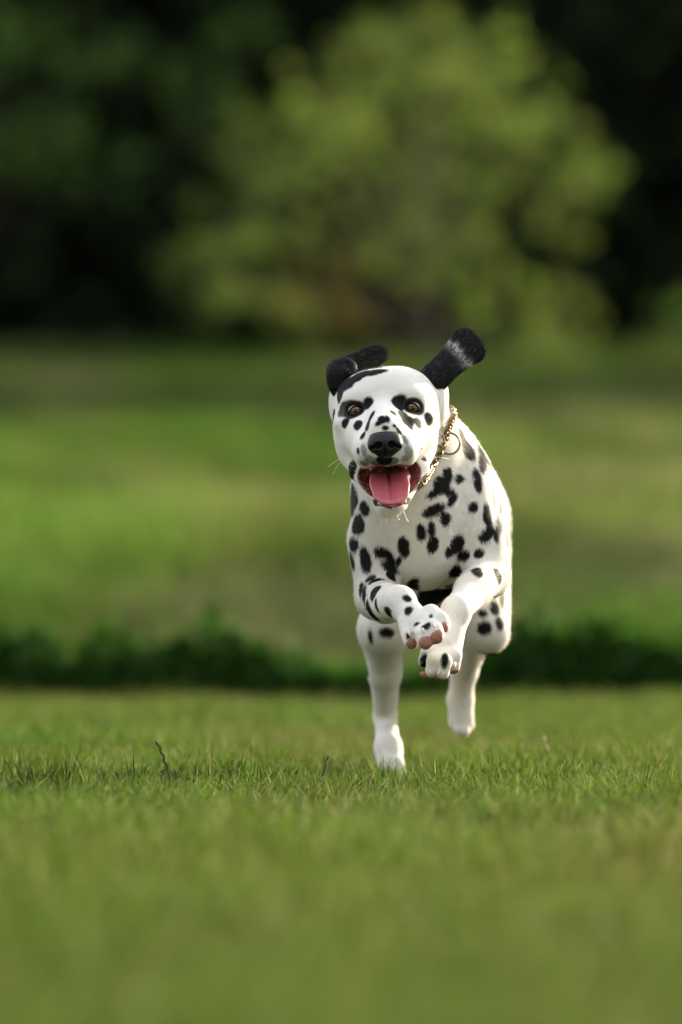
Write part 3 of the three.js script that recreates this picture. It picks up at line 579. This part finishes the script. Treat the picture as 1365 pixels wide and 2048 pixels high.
    const vertex = (i, j, k) => {
      const key = id(i, j, k); let v = vid.get(key); if (v !== undefined) return v; let n = 0, x = 0, y = 0, z = 0;
      for (const [a, b] of E) { const A = C[a], B = C[b], fa = f[id(i + A[0], j + A[1], k + A[2])], fb = f[id(i + B[0], j + B[1], k + B[2])]; if (fa < 0 === fb < 0) continue; const t = fa / (fa - fb); x += i + lerp(A[0], B[0], t); y += j + lerp(A[1], B[1], t); z += k + lerp(A[2], B[2], t); n++; }
      v = P.length / 3; P.push(lo.x + h * x / n, lo.y + h * y / n, lo.z + h * z / n); vid.set(key, v); return v;
    };
    for (let k = 1; k < nz; k++) for (let j = 1; j < ny; j++) for (let i = 1; i < nx; i++) {
      const a = f[id(i, j, k)] < 0, quad = (flip, q) => { const v = q.map((c) => vertex(...c)); if (flip) v.reverse(); T.push(v[0], v[1], v[2], v[0], v[2], v[3]); };
      if (a !== f[id(i + 1, j, k)] < 0) quad(!a, [[i, j - 1, k - 1], [i, j, k - 1], [i, j, k], [i, j - 1, k]]);
      if (a !== f[id(i, j + 1, k)] < 0) quad(a, [[i - 1, j, k - 1], [i, j, k - 1], [i, j, k], [i - 1, j, k]]);
      if (a !== f[id(i, j, k + 1)] < 0) quad(!a, [[i - 1, j - 1, k], [i, j - 1, k], [i, j, k], [i - 1, j, k]]);
    }
    const g = new THREE.BufferGeometry(); g.setAttribute('position', new THREE.BufferAttribute(new Float32Array(P), 3)); g.setIndex(T); g.computeVertexNormals(); return g;
  }
  const E3 = (p, c, r) => { const x = (p.x - c[0]) / r[0], y = (p.y - c[1]) / r[1], z = (p.z - c[2]) / r[2], k0 = Math.hypot(x, y, z), k1 = Math.hypot(x / r[0], y / r[1], z / r[2]); return k1 < 1e-9 ? -Math.min(...r) : k0 * (k0 - 1) / k1; };
  const toWorld = (geo) => { geo.applyMatrix4(HEAD); return geo; };

  // nose: a broad pad with rounded wings, comma nostrils and a groove down to the lip
  {
    const geo = nets((p) => {
      let d = E3(p, [0, -0.0495, 0.096], [0.0225, 0.0150, 0.0165]);
      d = smin(d, E3(p, [0, -0.0405, 0.092], [0.0215, 0.0085, 0.0155]), 0.006);
      for (const s of [-1, 1]) d = smin(d, E3(p, [s * 0.0150, -0.0515, 0.0985], [0.0088, 0.0105, 0.0110]), 0.005);
      d = smin(d, E3(p, [0, -0.0610, 0.0985], [0.0125, 0.0100, 0.0090]), 0.008);
      for (const s of [-1, 1]) {
        const h1 = E3(p, [s * 0.0092, -0.0525, 0.112], [0.0052, 0.0046, 0.011]), q = V(p.x - s * 0.0155, p.y + 0.0545, p.z - 0.108);
        const c = Math.cos(s * 0.35), sn = Math.sin(s * 0.35), h2 = E3(V(q.x * c - q.y * sn, q.x * sn + q.y * c, q.z), [0, 0, 0], [0.0082, 0.0021, 0.012]);
        d = -smin(-d, Math.min(h1, h2), 0.0022);
      }
      d = -smin(-d, E3(p, [0, -0.0655, 0.109], [0.0007, 0.0080, 0.0045]), 0.0015);
      return d + 0.00060 * (noise3(p.x * 900, p.y * 900, p.z * 900) - 0.5);
    }, V(-0.028, -0.076, 0.076), V(0.028, -0.028, 0.118), 0.0008);
    const nose = part('nose', toWorld(geo), new THREE.MeshPhysicalMaterial({ color: new THREE.Color().setRGB(0.006, 0.006, 0.007), roughness: 0.55, specularIntensity: 0.6, clearcoat: 0.2, clearcoatRoughness: 0.28 }), dog);
    nose.userData.label = 'black leathery nose with two nostrils';
  }

  // eyes
  for (const e of EYES) {
    const s = Math.sign(e[0]), R = 0.0108, c = hp(e[0], e[1], e[2] - 0.0012), look = EYE.clone().sub(c).normalize();
    const q = new THREE.Quaternion().setFromUnitVectors(V(0, 1, 0), look), cap = (r, a0, a1) => { const g2 = new THREE.SphereGeometry(r, 40, 20, 0, Math.PI * 2, a0, a1 - a0); g2.applyQuaternion(q); g2.translate(c.x, c.y, c.z); return g2; };
    const wet = { roughness: 0.12, clearcoat: 1, clearcoatRoughness: 0.02 };
    const ball = part('eye', cap(R, 0, Math.PI), new THREE.MeshPhysicalMaterial({ color: new THREE.Color().setRGB(0.42, 0.36, 0.33), ...wet }), dog);
    const iris = cap(R + 0.00025, 0, 0.72), ca = new Float32Array(iris.attributes.position.count * 3), pa = iris.attributes.position;
    for (let i = 0; i < pa.count; i++) { const v = V(pa.getX(i), pa.getY(i), pa.getZ(i)).sub(c).normalize(), a = Math.acos(clamp(v.dot(look), -1, 1)), ring = smooth(0.55, 0.72, a), fib = 0.9 + 0.2 * noise3(v.x * 90, v.y * 90, v.z * 90); ca.set([lerp(0.17, 0.012, ring) * fib, lerp(0.070, 0.007, ring) * fib, lerp(0.026, 0.005, ring) * fib], i * 3); }
    iris.setAttribute('color', new THREE.BufferAttribute(ca, 3));
    part('iris', iris, new THREE.MeshPhysicalMaterial({ vertexColors: true, ...wet }), ball);
    part('pupil', cap(R + 0.0005, 0, 0.30), new THREE.MeshPhysicalMaterial({ color: 0x020202, ...wet }), ball);
    // black rims of the lids, an almond lying on the eyeball
    const hc = V(e[0], e[1], e[2] - 0.0012), pts = [];
    for (let i = 0; i < 40; i++) {
      const t = i / 40 * Math.PI * 2, up = Math.sin(t) > 0, x = 0.0092 * Math.cos(t), y = (up ? 0.0068 : 0.0066) * Math.sign(Math.sin(t)) * Math.pow(Math.abs(Math.sin(t)), 1.25) + (-s) * x * 0.10 * s * s, rr = R + 0.0011;
      pts.push(hp(hc.x + x, hc.y + y * 0.95 - s * x * 0.12, hc.z + Math.sqrt(Math.max(1e-6, rr * rr - x * x - y * y))));
    }
    const lid = part('eyelid', new THREE.TubeGeometry(new THREE.CatmullRomCurve3(pts, true), 90, 0.0012, 8, true), new THREE.MeshPhysicalMaterial({ color: new THREE.Color().setRGB(0.010, 0.009, 0.009), roughness: 0.75, specularIntensity: 0.2 }), dog);
  }

  // tongue: a broad wet sheet with a groove, curling over the lower lip
  {
    const path = new THREE.CatmullRomCurve3([V(0, -0.098, -0.030), V(0.001, -0.094, 0.000), V(0.002, -0.099, 0.028), V(0.003, -0.111, 0.053), V(0.004, -0.124, 0.071), V(0.0045, -0.1325, 0.0785), V(0.005, -0.1370, 0.0785)]);
    const wid = [0.020, 0.024, 0.0265, 0.0275, 0.0245, 0.0160, 0.003], N = 60, M = 40, P = [], T = [], cl = [];
    for (let i = 0; i <= N; i++) {
      const f = i / N, c = path.getPoint(f), t = path.getTangent(f), nrm = V(1, 0, 0).cross(t).multiplyScalar(-1).normalize(); if (nrm.y < 0) nrm.multiplyScalar(-1);
      const k = f * 6, a = Math.min(5, Math.floor(k)), w = lerp(wid[a], wid[a + 1], k - a < 0.999 ? smooth(0, 1, k - a) * 0.5 + (k - a) * 0.5 : 1);
      for (let j = 0; j < M; j++) {
        const an = j / M * 2 * Math.PI, u = Math.cos(an), v = Math.sin(an), groove = v > 0 ? -0.0042 * Math.exp(-((u / 0.10) ** 2)) * smooth(0.98, 0.55, f) : 0;
        const wob = 0.0007 * (noise3(u * 3, f * 9, 2) - 0.5), th = 0.0045 * Math.sign(v) * Math.pow(Math.abs(v), 0.7);
        const q = c.clone().addScaledVector(V(1, 0, 0), u * w * (1 + 0.05 * (noise3(f * 7, u > 0 ? 3 : 9, 0) - 0.5))).addScaledVector(nrm, th + groove + wob + 0.0035 * u * u * smooth(0.95, 0.6, f));
        P.push(q.x, q.y, q.z); const m = 0.85 + 0.3 * noise3(q.x * 500, q.y * 500, q.z * 500); cl.push(0.53 * m, 0.118 * m, 0.140 * m);
      }
    }
    for (let i = 0; i < N; i++) for (let j = 0; j < M; j++) { const a = i * M + j, b = i * M + (j + 1) % M; T.push(a, b, a + M, b, b + M, a + M); }
    const g2 = new THREE.BufferGeometry(); g2.setAttribute('position', new THREE.BufferAttribute(new Float32Array(P), 3)); g2.setAttribute('color', new THREE.BufferAttribute(new Float32Array(cl), 3)); g2.setIndex(T); g2.computeVertexNormals();
    const tg = part('tongue', toWorld(g2), new THREE.MeshPhysicalMaterial({ vertexColors: true, roughness: 0.45, clearcoat: 0.35, clearcoatRoughness: 0.3, side: THREE.DoubleSide }), dog);
    tg.userData.label = 'pink tongue hanging over the lower lip';
  }
  // teeth
  const ivory = new THREE.MeshPhysicalMaterial({ color: new THREE.Color().setRGB(0.72, 0.66, 0.52), roughness: 0.3, clearcoat: 0.5 });
  const tooth = (x, y, z, len, r, dirY, lean = 0) => { const g2 = new THREE.LatheGeometry([[0.0, 1], [0.25, 0.9], [0.6, 0.6], [0.9, 0.25], [1, 0]].map(([t, w]) => new THREE.Vector2(w * r + 1e-5, t * len)), 10); g2.rotateX(dirY < 0 ? Math.PI : 0); g2.rotateZ(lean); g2.translate(x, y, z); part('tooth', toWorld(g2), ivory, dog); };
  for (const s of [-1, 1]) {
    tooth(0.002 + s * 0.0245, -0.078, 0.060, 0.0080, 0.0030, -1, 0);
    tooth(0.005 + s * 0.0175, -0.1325, 0.056, 0.0115, 0.0026, 1, -s * 0.12);
    for (let k = 0; k < 3; k++) tooth(0.004 + s * (0.003 + 0.0052 * k), -0.1335, 0.0685 - 0.002 * k, 0.0050, 0.0024, 1, 0);
  }
  // whiskers
  const whiskerMat = new THREE.MeshPhysicalMaterial({ color: new THREE.Color().setRGB(0.75, 0.68, 0.55), roughness: 0.5 });
  const whisker = (a, b, c) => part('whisker', new THREE.TubeGeometry(new THREE.CatmullRomCurve3([a, b, c]), 14, 0.00028, 4), whiskerMat, dog);
  whisker(hp(-0.046, -0.072, 0.035), at(682, 918, 0.05), at(656, 934, 0.03)); whisker(hp(-0.045, -0.078, 0.04), at(682, 925, 0.05), at(666, 948, 0.04));
  whisker(hp(0.048, -0.070, 0.03), at(880, 915, 0.05), at(900, 918, 0.02)); whisker(hp(0.047, -0.072, 0.03), at(868, 910, 0.04), at(876, 940, 0.03)); whisker(hp(0.049, -0.060, 0.02), at(882, 865, 0.03), at(893, 888, 0.02));
  for (const [dx, dy] of [[-9, 20], [8, 22], [20, 16]]) { const k = 0.45 + 0.7 * rand(), sw = (rand() - 0.4) * 14, a = hp(0.004 + dx * 0.0008, -0.143, 0.055 - 0.01 * rand()), b = at(785 + dx * 1.4, 1030 + dy * 0.5 * k, 0.06), c = at(787 + dx * 1.5 + sw, 1029 + dy * k, 0.05); whisker(a, b, c); }

  // pads and claws
  const padMat = new THREE.MeshPhysicalMaterial({ color: new THREE.Color().setRGB(0.36, 0.15, 0.105), roughness: 0.55, sheen: 0.2 });
  const padMat2 = new THREE.MeshPhysicalMaterial({ color: new THREE.Color().setRGB(0.31, 0.13, 0.095), roughness: 0.55 });
  function pad(px, py, z, rx, ry, rz, turn = 0, m = padMat) {
    const g2 = new THREE.SphereGeometry(1, 28, 20), a = g2.attributes.position, sc = (EYE_DISTANCE - z) / FP;
    for (let i = 0; i < a.count; i++) { const n = 1 + 0.30 * (fbm(a.getX(i) * 2.2 + px, a.getY(i) * 2.2, a.getZ(i) * 2.2) - 0.5) + 0.02 * (noise3(a.getX(i) * 14 + px, a.getY(i) * 14, a.getZ(i) * 14) - 0.5); a.setXYZ(i, a.getX(i) * n * rx * sc, a.getY(i) * n * ry * sc, a.getZ(i) * n * rz); }
    g2.computeVertexNormals(); g2.rotateZ(turn); const c = at(px, py, z); g2.translate(c.x, c.y, c.z); part('paw_pad', g2, m, dog);
  }
  pad(824, 1285, 0.1245, 11.5, 13, 0.0068, 0.1); pad(852, 1284, 0.1468, 14.5, 14.5, 0.0068, 0.2); pad(873, 1273, 0.1468, 14, 16, 0.0068, -0.35); pad(886, 1253, 0.1292, 11, 13.5, 0.0068, 0.3, padMat2);
  pad(852, 1350, 0.076, 13, 7.5, 0.009, -0.3, padMat2); pad(882, 1354, 0.078, 15, 7.5, 0.009, 0.05, padMat2); pad(909, 1340, 0.060, 11, 7.5, 0.009, 0.35, padMat2); pad(876, 1335, 0.035, 26, 16, 0.012, 0, padMat2);
  const clawPale = new THREE.MeshPhysicalMaterial({ color: new THREE.Color().setRGB(0.68, 0.55, 0.47), roughness: 0.35, clearcoat: 0.4 }), clawDark = new THREE.MeshPhysicalMaterial({ color: 0x0b0a0a, roughness: 0.3, clearcoat: 0.4 });
  function claw(a, b, c, r, m) {
    const crv = new THREE.CatmullRomCurve3([a, b, c]), g2 = new THREE.TubeGeometry(crv, 10, r, 8), p = g2.attributes.position;
    for (let i = 0; i <= 10; i++) { const ctr = crv.getPointAt(i / 10), k = 1 - 0.92 * (i / 10) ** 2; for (let j = 0; j <= 8; j++) { const v = i * 9 + j; p.setXYZ(v, ctr.x + (p.getX(v) - ctr.x) * k, ctr.y + (p.getY(v) - ctr.y) * k, ctr.z + (p.getZ(v) - ctr.z) * k); } }
    g2.computeVertexNormals(); part('claw', g2, m, dog);
  }
  claw(at(817, 1262, 0.128), at(819, 1267, 0.136), at(821, 1274, 0.138), 0.0030, clawPale);
  claw(at(846, 1258, 0.148), at(848, 1263, 0.155), at(850, 1268, 0.156), 0.0022, clawPale); claw(at(867, 1247, 0.148), at(869, 1251, 0.155), at(871, 1256, 0.156), 0.0022, clawPale);
  claw(at(861, 1340, 0.086), at(861, 1346, 0.092), at(861, 1352, 0.091), 0.0024, clawPale); claw(at(878, 1341, 0.090), at(877, 1347, 0.096), at(876, 1353, 0.095), 0.0024, clawPale);
  claw(at(846, 1322, 0.066), at(843, 1328, 0.072), at(841, 1334, 0.071), 0.0026, clawDark); claw(at(908, 1324, 0.074), at(909, 1332, 0.080), at(910, 1339, 0.078), 0.0028, clawPale);
  return { dog, hp, hturn, headTurn, field: fieldNear, gradient, onSkin };
}


// ================================================================ the chain collar round the dog's neck
{
  const collar = new THREE.Group(); collar.name = 'chain_collar'; scene.add(collar);
  tag(collar, 'antique brass chain collar with a ring round the neck of the spotted dog', 'collar');
  const brass = new THREE.MeshStandardMaterial({ color: new THREE.Color().setRGB(0.24, 0.175, 0.09), metalness: 1, roughness: 0.36 });
  // the loop: where it shows, then on round the throat and the nape; every point is laid on the coat
  const lay = (p) => { for (let k = 0; k < 40; k++) p.addScaledVector(DOG.gradient(p, 0.003), -(DOG.field(p) - 0.0042) * 0.7); return p; };
  const ring = [[904, 828], [899, 848], [890, 872], [880, 900], [866, 928], [850, 952], [836, 971]].map(([x, y]) => { const h = DOG.onSkin(x, y); return lay(h ?? at(x, y, -0.2)); });
  for (const [x, y, z] of [[815, 985, -0.10], [785, 985, -0.09], [755, 965, -0.09], [728, 935, -0.10], [712, 900, -0.13], [705, 860, -0.17], [720, 815, -0.21], [765, 780, -0.235], [820, 770, -0.245], [870, 790, -0.24], [897, 808, -0.225]]) ring.push(lay(at(x, y, z)));
  const loop = new THREE.CatmullRomCurve3(ring, true), L = loop.getLength(), count = Math.round(L / 0.0074);
  // one oval link, lying along z, open in the x-z plane
  const oval = new THREE.Curve(); oval.getPoint = (t) => { const a = t * 2 * Math.PI; return V(0.0037 * Math.cos(a) * (1 - 0.18 * Math.cos(2 * a)), 0.0007 * Math.sin(2 * a), 0.0062 * Math.sin(a)); };
  const linkGeo = new THREE.TubeGeometry(oval, 16, 0.00125, 6, true);
  for (let i = 0; i < count; i++) {
    const p = loop.getPointAt(i / count), t = loop.getTangentAt(i / count), out = DOG.gradient(p, 0.003), x = out.clone().cross(t).normalize(), y = t.clone().cross(x).normalize();
    const m = new THREE.Matrix4().makeBasis(x, y, t), l = part('link', linkGeo, brass, collar);
    l.quaternion.setFromRotationMatrix(m).multiply(new THREE.Quaternion().setFromAxisAngle(V(0, 0, 1), i % 2 ? 0.85 : -0.75)); l.position.copy(p).addScaledVector(out, 0.0005);
  }
  const big = new THREE.TorusGeometry(0.0150, 0.00165, 10, 40), c = at(891, 887, 0);
  const hit = DOG.onSkin(893, 888); c.copy(hit ?? at(893, 888, -0.12)).addScaledVector(hit ? DOG.gradient(hit, 0.003) : V(0, 0, 1), 0.006);
  const r1 = part('ring', big, brass, collar); r1.position.copy(c); r1.lookAt(c.clone().add(V(0.25, 0.05, 1)));
  const h2 = DOG.onSkin(876, 902) ?? at(876, 902, -0.12), small = part('ring', new THREE.TorusGeometry(0.0085, 0.0014, 8, 28), brass, collar); small.position.copy(h2).addScaledVector(V(0, 0, 1), 0.006); small.lookAt(small.position.clone().add(V(0.8, 0.3, 1)));
  // the spare end of the chain lies doubled over the side of the neck
  for (let i = 0; i < 7; i++) {
    const q = DOG.onSkin(lerp(899, 884, i / 6), lerp(838, 872, i / 6)); if (!q) continue; const out = DOG.gradient(q, 0.003), t = V(-0.4, -0.9, 0.1).normalize(), x = out.clone().cross(t).normalize();
    const l = part('link', linkGeo, brass, collar); l.quaternion.setFromRotationMatrix(new THREE.Matrix4().makeBasis(x, t.clone().cross(x).normalize(), t)).multiply(new THREE.Quaternion().setFromAxisAngle(V(0, 0, 1), i % 2 ? 0.9 : -0.7)); l.position.copy(q).addScaledVector(out, 0.006);
  }
}

// ================================================================ grass
{
  const r = rng(99);
  // a tuft of curved blades round the origin
  function tuft(n, h, w, spread, bendy, segs, seed, tones) {
    const q = rng(seed), soup = new Soup();
    for (let k = 0; k < n; k++) {
      const a = q() * 6.283, rad = spread * Math.sqrt(q()), base = V(Math.cos(a) * rad, 0, Math.sin(a) * rad), la = q() * 6.283, lean = bendy * (0.15 + q()), H = h * (0.45 + 0.65 * q()), W = w * (0.6 + 0.6 * q());
      const ld = V(Math.cos(la), 0, Math.sin(la)), face = la + 1.57 + (q() - 0.5) * 1.6, s = V(Math.cos(face), 0, Math.sin(face)), tn = tones[Math.floor(q() * tones.length)], m = 0.75 + 0.5 * q();
      let prev = null;
      for (let i = 0; i <= segs; i++) {
        const f = i / segs, c = base.clone().addScaledVector(ld, H * lean * f * f); c.y = H * f * (1 - 0.25 * lean * f);
        const wd = W * (1 - Math.pow(f, 2.2)) + 0.00005, nn = V(-Math.sin(face) * 0 + s.z, 0.45, -s.x).normalize(), cc = [tn[0] * m, tn[1] * m, tn[2] * m];
        const A = soup.vert(c.clone().addScaledVector(s, -wd), nn, cc), B = soup.vert(c.clone().addScaledVector(s, wd), nn, cc);
        if (prev) { soup.tri(prev[0], prev[1], B); soup.tri(prev[0], B, A); } prev = [A, B];
      }
    }
    return soup.geometry();
  }
  const blade = new THREE.MeshPhysicalMaterial({ vertexColors: true, roughness: 1, transmission: 0.6, thickness: 0, specularIntensity: 0.2, side: THREE.DoubleSide });
  function field(name, label, category, geos, places) {
    const per = geos.map(() => []); places.forEach((p, i) => per[Math.floor(p.pick * geos.length)].push(p));
    const root = new THREE.Group(); root.name = name; root.userData.kind = 'stuff'; scene.add(root); tag(root, label, category);
    geos.forEach((g, k) => {
      const im = new THREE.InstancedMesh(g, blade, per[k].length), m = new THREE.Matrix4(), q = new THREE.Quaternion(), c = new THREE.Color(); im.name = 'blades'; im.userData.kind = 'stuff'; im.castShadow = im.receiveShadow = true;
      per[k].forEach((p, i) => { q.setFromAxisAngle(V(0, 1, 0), p.turn); m.compose(V(p.x, p.y, p.z), q, V(p.s, p.s * p.t, p.s)); im.setMatrixAt(i, m); im.setColorAt(i, c.setRGB(...p.c)); });
      root.add(im);
    });
  }
  // the lawn: short mown grass, some blades left taller
  const lawnTones = [[0.125, 0.200, 0.026], [0.098, 0.182, 0.022], [0.170, 0.225, 0.042], [0.34, 0.33, 0.145]];
  const lawn = [1, 2, 3, 4, 5].map((k) => tuft(18, 0.060, 0.0011, 0.026, 0.75, 4, 100 + k, lawnTones)), places = [];
  const put = (n, z0, z1, half, s0, s1) => { for (let i = 0; i < n; i++) { const z = lerp(z0, z1, r()), w = half(z), x = (r() * 2 - 1) * w, p = fbm(x * 2.2, z * 1.1, 1), y = fbm(x * 0.9 + 9, z * 0.5, 5); places.push({ x, y: groundY(x, z) - 0.002, z, turn: r() * 6.283, s: lerp(s0, s1, r()), t: (0.45 + 0.75 * p) * (r() < 0.07 ? 1.5 : 1), pick: r() * 0.9999, c: [0.88 + 0.7 * (y - 0.42), 0.95 + 0.5 * (p - 0.5), 0.9 + 0.5 * (y - 0.45)] }); } };
  put(20000, -3.2, 1.6, () => 1.15, 0.7, 1.15);
  put(13000, 1.6, 6.2, (z) => 0.07 * (8 - z) + 0.7, 0.7, 1.15);
  put(11000, -5.75, -3.2, (z) => 0.065 * (8 - z) + 0.9, 0.7, 1.2);
  const outer = (n, z0, z1, w0, w1) => { for (let i = 0; i < n; i++) { const z = lerp(z0, z1, r()), x = (r() < 0.5 ? -1 : 1) * lerp(w0(z), w1, Math.pow(r(), 1.3)), p = fbm(x * 2.2, z * 1.1, 1), y = fbm(x * 0.9 + 9, z * 0.5, 5); places.push({ x, y: groundY(x, z) - 0.002, z, turn: r() * 6.283, s: lerp(1.1, 1.7, r()), t: (0.4 + 0.6 * p), pick: r() * 0.9999, c: [0.88 + 0.7 * (y - 0.42), 0.95 + 0.5 * (p - 0.5), 0.9 + 0.5 * (y - 0.45)] }); } };
  outer(25000, -5.8, 6.2, (z) => 0.065 * (8 - z) + 0.7, 5.5);
  field('lawn_grass', 'short mown green grass of the lawn under the running dog', 'grass', lawn, places);
  // the meadow: taller, mixed green, yellow and straw
  const tones = [[0.112, 0.215, 0.030], [0.088, 0.196, 0.023], [0.145, 0.225, 0.048], [0.205, 0.215, 0.085]];
  const tall = [1, 2, 3, 4].map((k) => tuft(16, 0.24, 0.0030, 0.07, 0.8, 4, 200 + k, tones)), mp = [];
  for (let i = 0; i < 50000; i++) {
    const z = -5.8 - 47.5 * Math.pow(r(), 1.2), x = (r() * 2 - 1) * (0.062 * (8 - z) + 1.8) * (i < 30000 ? 1 : 2.4), p = fbm(x * 0.9, z * 0.45, 11), q = fbm(x * 0.8 + 30, z * 0.35, 12), g2 = smooth(0.28, 0.68, fbm(x * 1.5 + 70, z * 0.5, 15)), near = smooth(-5.8, -9, z);
    mp.push({ x, y: groundY(x, z) - 0.01, z, turn: r() * 6.283, s: (0.55 + 0.6 * r()) * lerp(0.45, 1.1, near), t: 0.4 + 1.3 * p, pick: r() * 0.9999, c: [(0.74 + 0.42 * smooth(0.40, 0.62, q)) * (0.55 + 0.9 * g2), (0.90 + 0.2 * p) * (0.62 + 0.76 * g2), (0.7 + 0.8 * smooth(0.45, 0.65, q)) * (0.55 + 0.9 * g2)] });
  }
  field('meadow_grass', 'tall mixed meadow grass on the slope behind the lawn', 'grass', tall, mp);
  // dark leafy weeds along the edge of the lawn
  const weed = (px, z, h, w, seed, label) => {
    const q = rng(seed), soup = new Soup(), c0 = at(px, 1385, z), t = new THREE.Group(); t.name = numbered('leafy_weed'); t.position.set(c0.x, groundY(c0.x, z), z); scene.add(t);
    tag(t, label, 'weed', 'leafy weeds along the edge of the lawn');
    for (let k = 0; k < 420; k++) { const d = ball(q), c = V(d.x * w * 1.25, Math.abs(d.y) * h * (0.55 + 0.9 * noise3(d.x * 3 + seed, d.z * 3, 2)) * (1 - 0.5 * d.x * d.x), d.z * w * 0.7), dir = V(d.x, 0.4 + q(), d.z).add(ball(q)).normalize(), n = V(0, 1, 0).add(ball(q)); n.addScaledVector(dir, -n.dot(dir)).normalize(); const m = 0.7 + 0.6 * q(); addLeaf(soup, c, dir, n, 0.03 + 0.05 * q(), 0.012, [0.030 * m, 0.095 * m, 0.008 * m]); }
    part('leaves', soup.geometry(), leafMat({ transmission: 0.3 }), t);
    part('stem', limb(V(0, -0.02, 0), V(0.005, h * 0.4, 0), V(0, h * 0.8, 0.01), 0.004, 0.0015), barkMat, t);
  };
  let sd = 500; const wl = 'dark green leafy weed clump where the lawn meets the meadow';
  for (const [x0, x1, step, z, h] of [[-120, 75, 65, -5.72, 0.13], [230, 500, 66, -5.72, 0.125], [560, 700, 75, -5.72, 0.07], [770, 930, 90, -5.72, 0.06], [940, 1500, 66, -5.72, 0.15]]) for (let px = x0; px <= x1; px += step) weed(px, z - 0.06 * r(), h * (0.65 + 0.65 * r()), 0.09 + 0.05 * r(), sd++, wl);
  // single stalks that stand out of the lawn
  const stalkMat = { dark: new THREE.MeshStandardMaterial({ color: new THREE.Color().setRGB(0.075, 0.055, 0.022), roughness: 0.8 }), green: new THREE.MeshStandardMaterial({ color: new THREE.Color().setRGB(0.10, 0.14, 0.025), roughness: 0.7 }), pale: new THREE.MeshStandardMaterial({ color: new THREE.Color().setRGB(0.34, 0.31, 0.14), roughness: 0.8 }) };
  const stalk = (pts, z, rad, mat, husks, label) => {
    const t = new THREE.Group(); t.name = numbered('grass_stalk'); const P = pts.map(([x, y]) => at(x, y, z)), foot = P[0].clone(); foot.y = groundY(foot.x, z); t.position.copy(foot); scene.add(t); tag(t, label, 'grass stalk');
    const crv = new THREE.CatmullRomCurve3([V(0, 0, 0), ...P.map((p) => p.clone().sub(foot))]), g = new THREE.TubeGeometry(crv, 40, rad, 6), a = g.attributes.position;
    for (let i = 0; i <= 40; i++) { const c = crv.getPointAt(i / 40), k = 1 - 0.6 * i / 40; for (let j = 0; j <= 6; j++) { const v = i * 7 + j; a.setXYZ(v, c.x + (a.getX(v) - c.x) * k, c.y + (a.getY(v) - c.y) * k, c.z + (a.getZ(v) - c.z) * k); } }
    part('stem', g, mat, t);
    for (let i = 0; i < husks; i++) { const f = lerp(0.40, 1, i / (husks - 1)), c = crv.getPointAt(f), d = crv.getTangentAt(f), h = new THREE.SphereGeometry(1, 8, 6); h.scale(rad * 1.5, rad * 4.4, rad * 1.3); h.applyQuaternion(new THREE.Quaternion().setFromUnitVectors(V(0, 1, 0), d.add(V(i % 2 ? 0.2 : -0.2, 0, 0)).normalize())); h.translate(c.x + (i % 2 ? 1 : -1) * rad * 0.5, c.y, c.z); part('husk', h, mat, t); }
  };
  stalk([[353, 1600], [348, 1570], [336, 1540], [326, 1510], [316, 1488]], -0.02, 0.0012, stalkMat.dark, 9, 'tall wavy brown grass stalk set with seed husks, leaning from the lawn');
  stalk([[62, 1600], [60, 1550], [53, 1518], [42, 1488]], -0.14, 0.0009, stalkMat.green, 0, 'thin curved green grass stalk with a bent tip rising above the lawn');
  stalk([[476, 1600], [475, 1570], [477, 1541]], -0.02, 0.0010, stalkMat.dark, 5, 'short upright brown stalk beside a bowed green blade');
  stalk([[428, 1600], [432, 1582], [448, 1568], [472, 1562]], 0.0, 0.0010, stalkMat.green, 0, 'green blade bowed over towards a short brown stalk');
  stalk([[640, 1600], [642, 1570], [649, 1540], [655, 1516]], -0.04, 0.0010, stalkMat.dark, 6, 'straight brown seed stalk next to the hind foot of the dog');
  stalk([[962, 1600], [968, 1570], [981, 1545]], -0.05, 0.0011, stalkMat.green, 0, 'dark green pointed blade leaning away from the dog');
  stalk([[1111, 1600], [1110, 1560], [1100, 1510], [1088, 1478]], -0.75, 0.0014, stalkMat.pale, 6, 'pale tall seed stalk far behind the fore paws');
}
renderer.render(scene, camera);
